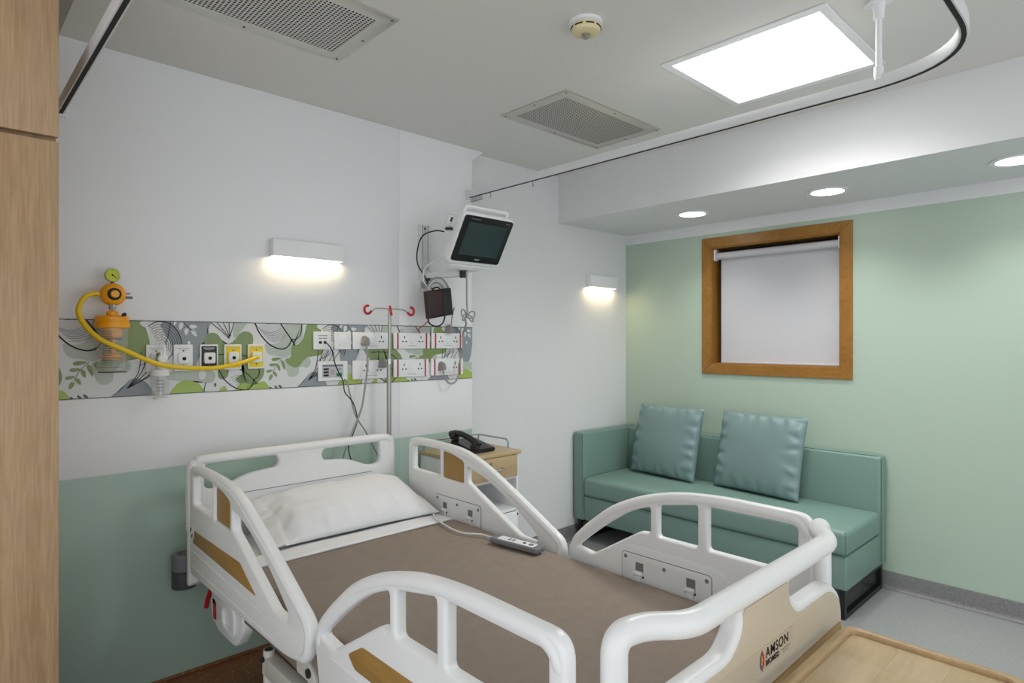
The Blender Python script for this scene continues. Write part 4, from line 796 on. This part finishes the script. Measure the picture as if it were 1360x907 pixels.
# ------------------------------------------------------------------ gas outlets and sockets
YP = YA-.004                                     # front of the printed band
M_pl = mat('print_light_grey', (168, 170, 172), .6)
def gas(x, z, face, lab, inset=None):
    t = thing('gas_outlet', lab, 'outlet', (x, YP, z-.059), 'medical gas outlets on the printed band')
    wv, hv = .078, .118
    p = plate('plate', round_poly(rect(x-wv/2, x+wv/2, z-hv/2, z+hv/2), .004, 2), [], 'Y', YP-.0055, .010, .002, M_plast, t)
    if face is not M_plast: box('face_label', x-wv/2+.006, x+wv/2-.006, YP-.0116, YP-.0104, z-hv/2+.008, z+hv/2-.008, face, p)
    box('print_line', x-.024, x+.024, YP-.0124, YP-.0112, z+.041, z+.0435, M_pl if face is not M_blackp else M_plast, p); box('print_line', x-.018, x+.018, YP-.0124, YP-.0112, z+.0340, z+.0350, M_pl if face is not M_blackp else M_plast, p)
    plate('socket', round_poly(rect(x-.024, x+.024, z-.028, z+.022), .008), [], 'Y', YP-.018, .014, .003, M_plast, t)
    lathe('port', [(.001, 0), (.0085, 0), (.0075, .0015), (.001, .0015)], (x, YP-.0248, z-.004), M_ink, t, 'Y', 12)
    for dz in (.031, -.036): lathe('screw', [(.001, 0), (.0038, 0), (.003, .0012), (.001, .0012)], (x, YP-.0112, z+dz), M_greyd, p, 'Y', 8)
    return t
gz = 1.426
gas(.724, gz, M_plast, 'white gas outlet plate carrying the clear flowmeter'); gas(.832, gz, M_plast, 'empty white gas outlet plate beside the black one')
gas(.940, gz, M_blackp, 'gas outlet with black face on the printed band'); gas(1.046, gz, M_yellow, 'empty yellow gas outlet next to the black one'); gas(1.154, gz, M_yellow, 'yellow gas outlet with the yellow hose plugged in')
def sock_holes(p, x, z):
    for dx, dz, a, b in ((0, .016, .0024, .0075), (-.011, -.009, .0042, .0034), (.011, -.009, .0042, .0034)):
        box('pin_hole', x+dx-a, x+dx+a, YP-.0145, YP-.0125, z+dz-b, z+dz+b, M_ink, p)
def socket(x0, x1, z0, z1, red, lab, outlets, nm='power_socket', cat='socket'):
    t = thing(nm, lab, cat, ((x0+x1)/2, YP, z0), 'switch and socket plates on the printed band')
    p = plate('plate', round_poly(rect(x0, x1, z0, z1), .004, 2), [], 'Y', YP-.0055, .010, .0025, M_plast, t)
    m_ = .030 if red else .012
    plate('module', rect(x0+m_+.004, x1-m_-.004, z0+.012, z1-.012), [], 'Y', YP-.0115, .003, .001, M_plast, p, 1)
    if red:
        for xx in (x0+.022, x1-.030): box('red_bar', xx, xx+.0085, YP-.0125, YP-.0100, z0+.001, z1-.001, M_red, p)
    xm = (x0+x1)/2; zm = (z0+z1)/2
    for xx in outlets: sock_holes(p, xx, zm+.004)
    plate('rocker', rect(xm-.017, xm+.017, zm-.012, zm+.026), [], 'Y', YP-.0132, .003, .001, M_plast, p, 1)
    box('print_line', xm-.03, xm+.03, YP-.0138, YP-.0126, z0+.017, z0+.019, M_inkg, p)
    for dx in (-.006, .006): lathe('indicator', [(.001, 0), (.0018, 0), (.001, .001)], (xm+dx, YP-.013, zm-.018), M_inkg, p, 'Y', 6)
    return t
uz0, uz1, vz0, vz1 = 1.456, 1.549, 1.293, 1.395
socket(1.671, 1.913, uz0, uz1, False, 'plain white double socket with a grey plug, behind the drip pole, upper row', (1.845,))
socket(1.928, 2.179, uz0, uz1, True, 'red barred double socket in the upper row, right of the drip pole', (1.998, 2.112)); socket(2.193, 2.436, uz0, uz1, True, 'red barred double socket below the hanging brown pouch', (2.258, 2.370))
socket(1.669, 1.905, vz0, vz1, False, 'plain white double socket in the lower row, beside the nurse call plate', (1.748, 1.83)); socket(1.928, 2.171, vz0, vz1, True, 'red barred double socket in the lower row, right of the drip pole', (1.996, 2.106))
socket(2.188, 2.433, vz0, vz1, True, 'red barred double socket with a grey plug in the lower row', (2.368,))
dp = thing('data_socket', 'white data socket plate with two black ports', 'socket', (1.495, YP, 1.456), 'switch and socket plates on the printed band')
p = plate('plate', round_poly(rect(1.446, 1.544, uz0, uz1), .004, 2), [], 'Y', YP-.0055, .010, .0025, M_plast, dp)
for xx in (1.483, 1.509): box('port', xx-.007, xx+.007, YP-.0125, YP-.0100, 1.486, 1.500, M_ink, p); box('print_line', xx-.010, xx+.010, YP-.0118, YP-.0102, 1.512, 1.516, M_inkg, p)
box('print_line', 1.470, 1.522, YP-.0118, YP-.0102, 1.527, 1.530, M_inkg, p)
ls = thing('light_switch', 'blank white switch plate between data socket and double socket', 'switch', (1.612, YP, 1.456), 'switch and socket plates on the printed band')
p = plate('plate', round_poly(rect(1.564, 1.660, uz0, uz1), .004, 2), [], 'Y', YP-.0055, .010, .0025, M_plast, ls)
plate('rocker', rect(1.590, 1.634, 1.474, 1.530), [], 'Y', YP-.012, .004, .0012, M_plast, p, 1)
nc = thing('nurse_call_panel', 'white nurse call plate with green button below the data socket', 'call panel', (1.555, YP, 1.29), 'switch and socket plates on the printed band')
p = plate('plate', round_poly(rect(1.471, 1.638, 1.291, 1.394), .005, 2), [], 'Y', YP-.0065, .012, .003, M_plast, nc)
box('label_panel', 1.492, 1.612, YP-.0135, YP-.0120, 1.308, 1.378, mat('label_grey', (196, 198, 200), .5), p)
box('title_bar', 1.494, 1.610, YP-.0145, YP-.0130, 1.367, 1.375, M_inkg, p)
for k in range(3): box('button', 1.499, 1.528, YP-.0150, YP-.0130, 1.316+k*.016, 1.326+k*.016, M_blackp, p)
box('green_button', 1.572, 1.603, YP-.0155, YP-.0130, 1.314, 1.331, M_green, p); box('red_button', 1.540, 1.560, YP-.0148, YP-.0130, 1.325, 1.350, mat('call_pink', (196, 168, 168), .5), p)
box('print_line', 1.575, 1.602, YP-.0143, YP-.0130, 1.350, 1.354, M_inkg, p)

def plug(x, z, lab, cord, r=.0042, m=M_plug, cm=M_cordg, grp='plugs in the wall sockets'):
    t = thing('power_plug', lab, 'plug', (x, YP-.015, z-.03), grp)
    bm = bmesh.new(); pts = [(-.025, -.028), (.025, -.028), (.019, .018), (.011, .028), (-.011, .028), (-.019, .018)]
    a = [bm.verts.new((x+u, YP-.0135, z+v)) for u, v in pts]; b = [bm.verts.new((x+u*.72, YP-.046, z+v*.72-.004)) for u, v in pts]
    for i in range(6): bm.faces.new((a[i], a[(i+1) % 6], b[(i+1) % 6], b[i]))
    bm.faces.new(a[::-1]); bm.faces.new(b); bmesh.ops.recalc_face_normals(bm, faces=bm.faces[:])
    bmesh.ops.bevel(bm, geom=bm.edges[:], offset=.004, segments=2, affect='EDGES')
    from_bm('plug_body', bm, m, t)
    if cord: tube('cord', cord, r, cm, t, 8, sm=8)
    return t
YC = 2.985
plug(1.738, 1.503, 'grey plug in the upper white socket, cord hanging behind the headboard', [(1.738, 2.985, 1.478), (1.736, 2.975, 1.44), (1.735, 2.97, 1.36), (1.715, 2.965, 1.24), (1.69, 2.955, 1.14), (1.635, 2.945, 1.03), (1.585, 2.93, .94), (1.55, 2.92, .84), (1.54, 2.90, .70)], .0058)
plug(2.258, 1.350, 'grey plug in the lower right socket, cord looping up to the monitor', [(2.258, 2.985, 1.325), (2.262, 2.975, 1.28), (2.295, 2.97, 1.245), (2.335, 2.97, 1.25), (2.362, 2.97, 1.29), (2.366, 2.968, 1.36), (2.385, 2.955, 1.44), (2.392, 2.965, 1.53), (2.37, 2.92, 1.575), (2.31, 2.83, 1.60), (2.235, 2.745, 1.625), (2.212, 2.70, 1.66), (2.209, 2.70, 1.72), (2.208, 2.70, 1.80), (2.208, 2.70, 1.899)], .0052)
plug(2.318, 1.575, 'grey adapter plug at the top edge of the right socket, under the pouch', [(2.318, 2.982, 1.60), (2.315, 2.97, 1.65), (2.30, 2.93, 1.70)], .004)
plug(1.846, 1.378, 'grey plug hanging beside the drip pole above the lower socket', None)
def cable(name, pts, r, m, lab, sm=8): return tag(tube(name, pts, r, m, None, 8, sm=sm), lab, 'cable')
cable('data_cable', [(1.511, 3.007, 1.493), (1.520, 2.985, 1.475), (1.535, 2.975, 1.44), (1.55, 2.972, 1.37), (1.59, 2.97, 1.29), (1.60, 2.968, 1.23), (1.645, 2.96, 1.17), (1.665, 2.955, 1.08), (1.635, 2.945, 1.01), (1.60, 2.93, .94), (1.62, 2.92, .85)], .0030, M_cordb, 'thin black data cable hanging from the data socket')
cable('call_cable', [(1.620, 3.012, 1.295), (1.622, 2.985, 1.28), (1.635, 2.97, 1.20), (1.66, 2.96, 1.10), (1.715, 2.95, 1.01), (1.765, 2.94, .91), (1.80, 2.92, .82)], .0042, M_cordg, 'thin grey cable hanging from the nurse call plate')

# ------------------------------------------------------------------ suction regulator, flowmeter
vr = thing('suction_regulator', 'yellow suction regulator with dial and clear collection jar', 'suction unit', (.548, 2.95, 1.372))
VX, VY = .548, 2.945
jar = lathe('jar', [(.046, .0), (.050, .004), (.0525, .02), (.0575, .185), (.056, .185), (.051, .02), (.048, .006), (.001, .006)], (VX, VY, 1.372), M_clear, vr, 'Z', 28, False)
for k in range(16):
    z = 1.395+k*.0095; r = .0532+.00032*k; a0, a1 = (-2.45, -1.75) if k % 4 else (-2.7, -1.1)
    bm = bmesh.new(); add_tube(bm, [(VX+r*math.cos(a0+(a1-a0)*i/6), VY+r*math.sin(a0+(a1-a0)*i/6), z) for i in range(7)], .0009, 4); from_bm('graduation', bm, M_gradu, jar)
tube('jar_foot_ring', [(VX+.0485*math.cos(k*.3927), VY+.0485*math.sin(k*.3927), 1.375) for k in range(16)], .0018, M_gradu, jar, 6, closed=True)
lid = lathe('lid', [(.001, .0), (.059, .0), (.062, .003), (.062, .022), (.0585, .024), (.0585, .030), (.060, .032), (.060, .044), (.052, .050), (.001, .050)], (VX, VY, 1.553), M_orange, vr, 'Z', 32)
lathe('lid_boss', [(.022, 0), (.022, .016), (.016, .022), (.001, .022)], (VX, VY-.004, 1.601), M_orange, lid, 'Z', 18); lathe('lid_nipple', [(.006, 0), (.006, .02), (.008, .022), (.001, .022)], (VX+.03, VY-.045, 1.607), M_ink, lid, 'Y', 10)
lathe('float_valve', [(.001, 0), (.030, .0), (.036, .012), (.034, .02), (.014, .03), (.0095, .04), (.0095, .085), (.03, .09), (.036, .10), (.036, .128), (.001, .128)], (VX, VY, 1.425), M_orange, vr, 'Z', 20)
lathe('coupling_nut', [(.005, -.014), (.005, 0), (.012, .0), (.013, .004), (.013, .020), (.012, .024), (.005, .024), (.005, .034)], (VX, VY-.004, 1.627), M_steel, vr, 'Z', 8)
bd = lathe('regulator_body', [(.001, -.030), (.027, -.030), (.039, -.020), (.046, -.004), (.046, .008), (.039, .022), (.026, .030), (.001, .030)], (VX+.002, VY, 1.690), M_orange, vr, 'Y', 28)
lathe('knob_ring', [(.015, .027), (.024, .028), (.025, .034), (.022, .040), (.015, .040)], (VX+.002, VY, 1.690), M_ink, bd, 'Y', 24, False); lathe('knob', [(.0155, .026), (.0155, .044), (.012, .047), (.001, .047)], (VX+.002, VY, 1.690), M_orange, bd, 'Y', 20)
for dz, l, r in ((.006, .024, .003), (-.010, .032, .006)): tube('side_nozzle', [(VX+.040, VY, 1.69+dz), (VX+.040+l, VY, 1.69+dz)], r, M_greyp, bd, 10)
tube('gauge_stem', [(VX, VY, 1.730), (VX, VY, 1.744)], .006, M_ink, vr, 10)
ga = lathe('gauge', [(.001, -.012), (.027, -.012), (.028, -.008), (.028, .008), (.026, .010), (.001, .006)], (VX, VY, 1.768), M_chrome, vr, 'Y', 26)
lathe('dial', [(.001, .0100), (.0255, .0100), (.0255, .0110), (.001, .0110)], (VX, VY, 1.768), M_dial, ga, 'Y', 24)
tube('needle', [(VX-.003, VY-.0118, 1.773), (VX+.013, VY-.0118, 1.756)], .0010, M_ink, ga, 5); lathe('needle_hub', [(.001, .011), (.0035, .011), (.003, .013), (.001, .013)], (VX, VY, 1.768), M_ink, ga, 'Y', 10)
for k in range(11):
    a = math.radians(225-27*k); tube('dial_tick', [(VX+.019*math.cos(a), VY-.0113, 1.768+.019*math.sin(a)), (VX+.0235*math.cos(a), VY-.0113, 1.768+.0235*math.sin(a))], .0007, M_ink, ga, 4)
box('wall_bracket', VX-.02, VX+.02, VY+.028, YP-.0005, 1.68, 1.70, M_steel, vr, .002); box('jar_bracket', VX-.016, VX+.016, VY+.055, YP-.0005, 1.552, 1.585, M_steel, vr, .002)
tag(tube('suction_hose', [(.506, VY, 1.690), (.485, 2.94, 1.690), (.452, 2.935, 1.672), (.432, 2.93, 1.618), (.448, 2.91, 1.565), (.485, 2.885, 1.517), (.52, 2.875, 1.492), (.58, 2.875, 1.462), (.65, 2.88, 1.426), (.715, 2.895, 1.400), (.80, 2.915, 1.386), (.905, 2.93, 1.379), (.975, 2.935, 1.383), (1.04, 2.945, 1.395), (1.10, 2.96, 1.409), (1.135, 2.972, 1.420), (1.152, 2.985, 1.423)], .0098, M_hose, None, 12, sm=8), 'yellow rubber hose looping from the regulator to the yellow outlet', 'hose')
fm = thing('oxygen_flowmeter', 'clear oxygen flowmeter with humidifier bottle on a white gas outlet', 'flowmeter', (.722, 2.955, 1.252))
FX, FY = .724, 2.955
lathe('flow_tube', [(.013, 0), (.0155, .004), (.0155, .10), (.012, .108), (.004, .108)], (FX, FY, 1.448), M_clear, fm, 'Z', 18)
lathe('flow_core', [(.002, 0), (.002, .095), (.001, .095)], (FX, FY, 1.452), M_plast, fm, 'Z', 8)
for k in range(8):
    tube('graduation', [(FX-.006, FY-.0158, 1.462+k*.0105), (FX+.006, FY-.0158, 1.462+k*.0105)], .0006, M_gradu, fm, 4)
lathe('valve_body', [(.010, 0), (.014, .005), (.014, .04), (.010, .046), (.001, .046)], (FX, FY, 1.405), M_chrome, fm, 'Z', 16)
lathe('valve_knob', [(.004, .008), (.018, .012), (.019, .016), (.019, .032), (.016, .035), (.001, .035)], (FX+.004, FY, 1.425), M_plast, fm, 'Y', 20)
tube('inlet', [(FX, FY, 1.422), (FX, YP-.0255, 1.422)], .008, M_chrome, fm, 12)
lathe('bottle_cap', [(.001, .0), (.036, 0), (.037, .003), (.037, .024), (.034, .028), (.012, .031), (.012, .045), (.001, .045)], (FX, FY, 1.352), M_plast, fm, 'Z', 26)
bo = lathe('humidifier_bottle', [(.001, .0), (.026, .0), (.028, .004), (.028, .014), (.0335, .022), (.0335, .098), (.032, .098), (.032, .022), (.027, .010), (.001, .010)], (FX, FY, 1.254), M_clear, fm, 'Z', 26, False)
tube('dip_tube', [(FX, FY, 1.27), (FX, FY, 1.352)], .007, M_plast, fm, 10); lathe('bottle_foot', [(.001, 0), (.0265, 0), (.0265, .006), (.001, .006)], (FX, FY, 1.2525), M_plast, fm, 'Z', 20)
for k in range(4):
    bm = bmesh.new(); add_tube(bm, [(FX+.0338*math.cos(a), FY+.0338*math.sin(a), 1.29+k*.014) for a in (-2.3, -2.05, -1.8, -1.55, -1.3)], .0012, 4); from_bm('level_mark', bm, M_inkg, bo)

# ------------------------------------------------------------------ patient monitor on wall rail
wr_ = thing('monitor_rail', 'vertical aluminium wall rail and arm holding the monitor', 'bracket', (2.14, YA, 1.815))
bm = bmesh.new()
add_box(bm, 2.104, 2.116, YA-.024, YA-.0005, 1.812, 2.186); add_box(bm, 2.166, 2.178, YA-.024, YA-.0005, 1.812, 2.186); add_box(bm, 2.116, 2.166, YA-.008, YA-.0005, 1.812, 2.186)
add_box(bm, 2.128, 2.133, YA-.018, YA-.008, 1.812, 2.186); add_box(bm, 2.149, 2.154, YA-.018, YA-.008, 1.812, 2.186)
ra = from_bm('channel', bm, M_alu, wr_)
for z in (2.165, 1.835): lathe('bolt', [(.001, 0), (.007, 0), (.006, .003), (.001, .003)], (2.141, YA-.018, z), M_greyd, ra, 'Y', 10)
am = box('carriage', 2.110, 2.172, YA-.05, YA-.0245, 1.845, 1.915, M_alu, wr_, .004)
for z in (1.83, 1.862): box('clamp_knob', 2.118, 2.150, YA-.062, YA-.0505, z-.008, z+.008, M_greyd, am, .003)
bm = bmesh.new()
def beam(a, b, hw, hh):
    a, b = Vector(a), Vector(b); t = (b-a).normalized(); s = t.cross(Vector((0, 0, 1))).normalized()*hw; u = Vector((0, 0, hh))
    A = [bm.verts.new(a+x) for x in (s+u, -s+u, -s-u, s-u)]; B = [bm.verts.new(b+x) for x in (s+u, -s+u, -s-u, s-u)]
    for i in range(4): bm.faces.new((A[i], A[(i+1) % 4], B[(i+1) % 4], B[i]))
    bm.faces.new(A[::-1]); bm.faces.new(B)
beam((2.145, YA-.049, 1.885), (2.215, 2.76, 1.885), .022, .016)
from_bm('arm', bm, M_alu, wr_)
lathe('pivot', [(.001, -.024), (.02, -.024), (.02, .028), (.001, .028)], (2.22, 2.745, 1.885), M_blackp, wr_, 'Z', 18)
box('mount_plate', 2.14, 2.30, 2.68, 2.79, 1.900, 1.910, M_alu, wr_, .003)
TILT = math.radians(31)
mo = bpy.data.objects.new('patient_monitor', None); C.objects.link(mo); mo.location = (2.2255, 2.65, 1.939); ORG[mo] = Vector((0, 0, 0))
mo.rotation_euler = (TILT, 0, 0); mo.empty_display_size = .05
tag(mo, 'white patient monitor with black screen tilted down from the wall', 'monitor')
W2, Hm = .1725, .264
plate('housing', round_poly(rect(-W2-.008, W2+.008, -.022, Hm+.012), .03, 5), [], 'Y', .037, .064, .012, M_plast, mo, 3)
bm = bmesh.new(); add_box(bm, -W2+.03, W2-.03, .066, .15, .02, Hm-.03, .02, 3)
for v in bm.verts:
    if v.co.y > .11: v.co.x *= .72; v.co.z = .06+(v.co.z-.06)*.75
from_bm('rear_housing', bm, M_plast, mo)
bz = plate('bezel', round_poly(rect(-W2, W2, 0, Hm), .018, 5), [], 'Y', .002, .010, .003, M_scrblk, mo)
box('screen', -W2+.034, W2-.034, -.0042, -.0028, .040, Hm-.036, M_screen, bz)
text_obj('lettering', 'PHILIPS', -.014, -.0036, .016, .0095, M_plast, bz, depth=.0004)
box('print_line', -.13, -.065, -.0036, -.003, Hm-.018, Hm-.015, M_inkg, bz); box('print_line', .12, .145, -.0036, -.003, Hm-.018, Hm-.015, M_inkg, bz)
tube('carry_handle', fillet_path([(-W2+.006, .034, Hm+.004), (-W2+.010, .034, Hm+.036), (W2-.04, .034, Hm+.036), (W2-.034, .034, Hm+.004)], .02), .0095, M_plast, mo, 12)
box('side_module', -W2-.048, -W2-.008, .07, .088, .13, .225, M_alu, mo, .003)
for z in (.20, .188): lathe('port', [(.001, 0), (.006, 0), (.006, .004), (.001, .004)], (-W2-.028, .070, z+.008), M_pouch, mo, 'Y', 10)
tube('side_connector', [(-W2-.05, .06, .15), (-W2-.01, .06, .155)], .008, M_blackp, mo, 10)
box('base_tray', -W2+.02, W2-.05, .0, .062, -.034, -.0225, M_alu, mo, .003)
cable('monitor_cable', [(2.008, 2.645, 2.085), (1.99, 2.70, 2.095), (1.98, 2.80, 2.08), (2.00, 2.88, 2.02), (2.02, 2.91, 1.94), (2.07, 2.92, 1.88), (2.12, 2.93, 1.82), (2.13, 2.90, 1.79)], .004, M_cordb, 'thin black cable looping left from the monitor to the pouch')
cable('monitor_lead', [(2.06, 2.74, 1.96), (2.04, 2.80, 1.94), (2.03, 2.86, 1.90), (2.05, 2.89, 1.84), (2.09, 2.89, 1.80), (2.13, 2.89, 1.775)], .005, M_cordw, 'white lead running from the monitor into the pouch')
# pouch with coiled leads
po = thing('cable_pouch', 'small dark brown pouch hanging under the monitor full of leads', 'pouch', (2.135, 2.88, 1.63))
def pq(s): return [(2.070+s[0]*.172-s[1]*.018, 1.625+s[1]*.158+s[0]*.030) for s in [s]][0]
plate('pouch_body', round_poly([pq(s) for s in ((0, 0), (1, 0), (1, 1), (0, 1))], .006), [], 'Y', 2.885, .038, .008, M_pouch, po)
plate('front_panel', round_poly([pq(s) for s in ((.60, .01), (.985, .01), (.985, .985), (.64, .985))], .004), [], 'Y', 2.8645, .003, .001, M_pouch2, po)
tube('hanging_strap', [(2.10, 2.905, 1.78), (2.125, 2.935, 1.83), (2.14, YA-.055, 1.845)], .004, M_cordb, po, 6)
for k in range(5):
    r = .070-.007*k; a0, a1 = .05, math.pi-.05
    tube('coiled_lead', [(2.140+r*1.15*math.cos(a0+(a1-a0)*i/12), 2.876+.006*k, 1.775+r*1.30*math.sin(a0+(a1-a0)*i/12)) for i in range(13)], .0048, M_cordw if k % 3 else M_cordg, po, 8)
tube('coiled_lead', [(2.09, 2.89, 1.77), (2.11, 2.89, 1.80), (2.15, 2.888, 1.81), (2.18, 2.888, 1.775)], .0045, M_cordb, po, 8, sm=6)
tube('black_loop', [(2.075, 2.888, 1.635), (2.085, 2.888, 1.605), (2.115, 2.888, 1.588), (2.155, 2.888, 1.588), (2.185, 2.888, 1.61), (2.198, 2.888, 1.645)], .0045, M_cordb, po, 8, sm=6)
tube('red_lead', [(2.082, 2.90, 1.612), (2.075, 2.93, 1.59), (2.07, 2.965, 1.575), (2.085, 2.99, 1.56), (2.10, 3.0, 1.545)], .003, M_red, po, 6, sm=5)
box('clip', 2.212, 2.226, 2.885, 2.90, 1.80, 1.825, M_orange, po, .002); box('clip', 2.215, 2.228, 2.885, 2.90, 1.79, 1.803, M_red, po, .002)
# monitor power cord bow
bw = thing('tied_cord', 'surplus grey cord tied in a bow beside the pouch', 'cord', (2.222, 2.713, 1.62)); BX = 2.222
bm = bmesh.new()
for s, rx_, ph_ in ((1, .034, .3), (1, .026, -.5), (-1, .030, .5), (-1, .024, -.3)):
    add_tube(bm, smooth_path([(BX, 2.715, 1.64), (BX+s*rx_*.8, 2.71, 1.66+ph_*.03), (BX+s*rx_*1.5, 2.708, 1.648+ph_*.05), (BX+s*rx_*1.3, 2.71, 1.625+ph_*.03), (BX+s*.01, 2.713, 1.632)], 6), .0042, 7)
from_bm('loops', bm, M_cordg, bw, 60)
lathe('knot', [(.001, -.010), (.008, -.006), (.009, .0), (.008, .006), (.001, .010)], (BX, 2.713, 1.64), M_cordg, bw, 'Z', 10)
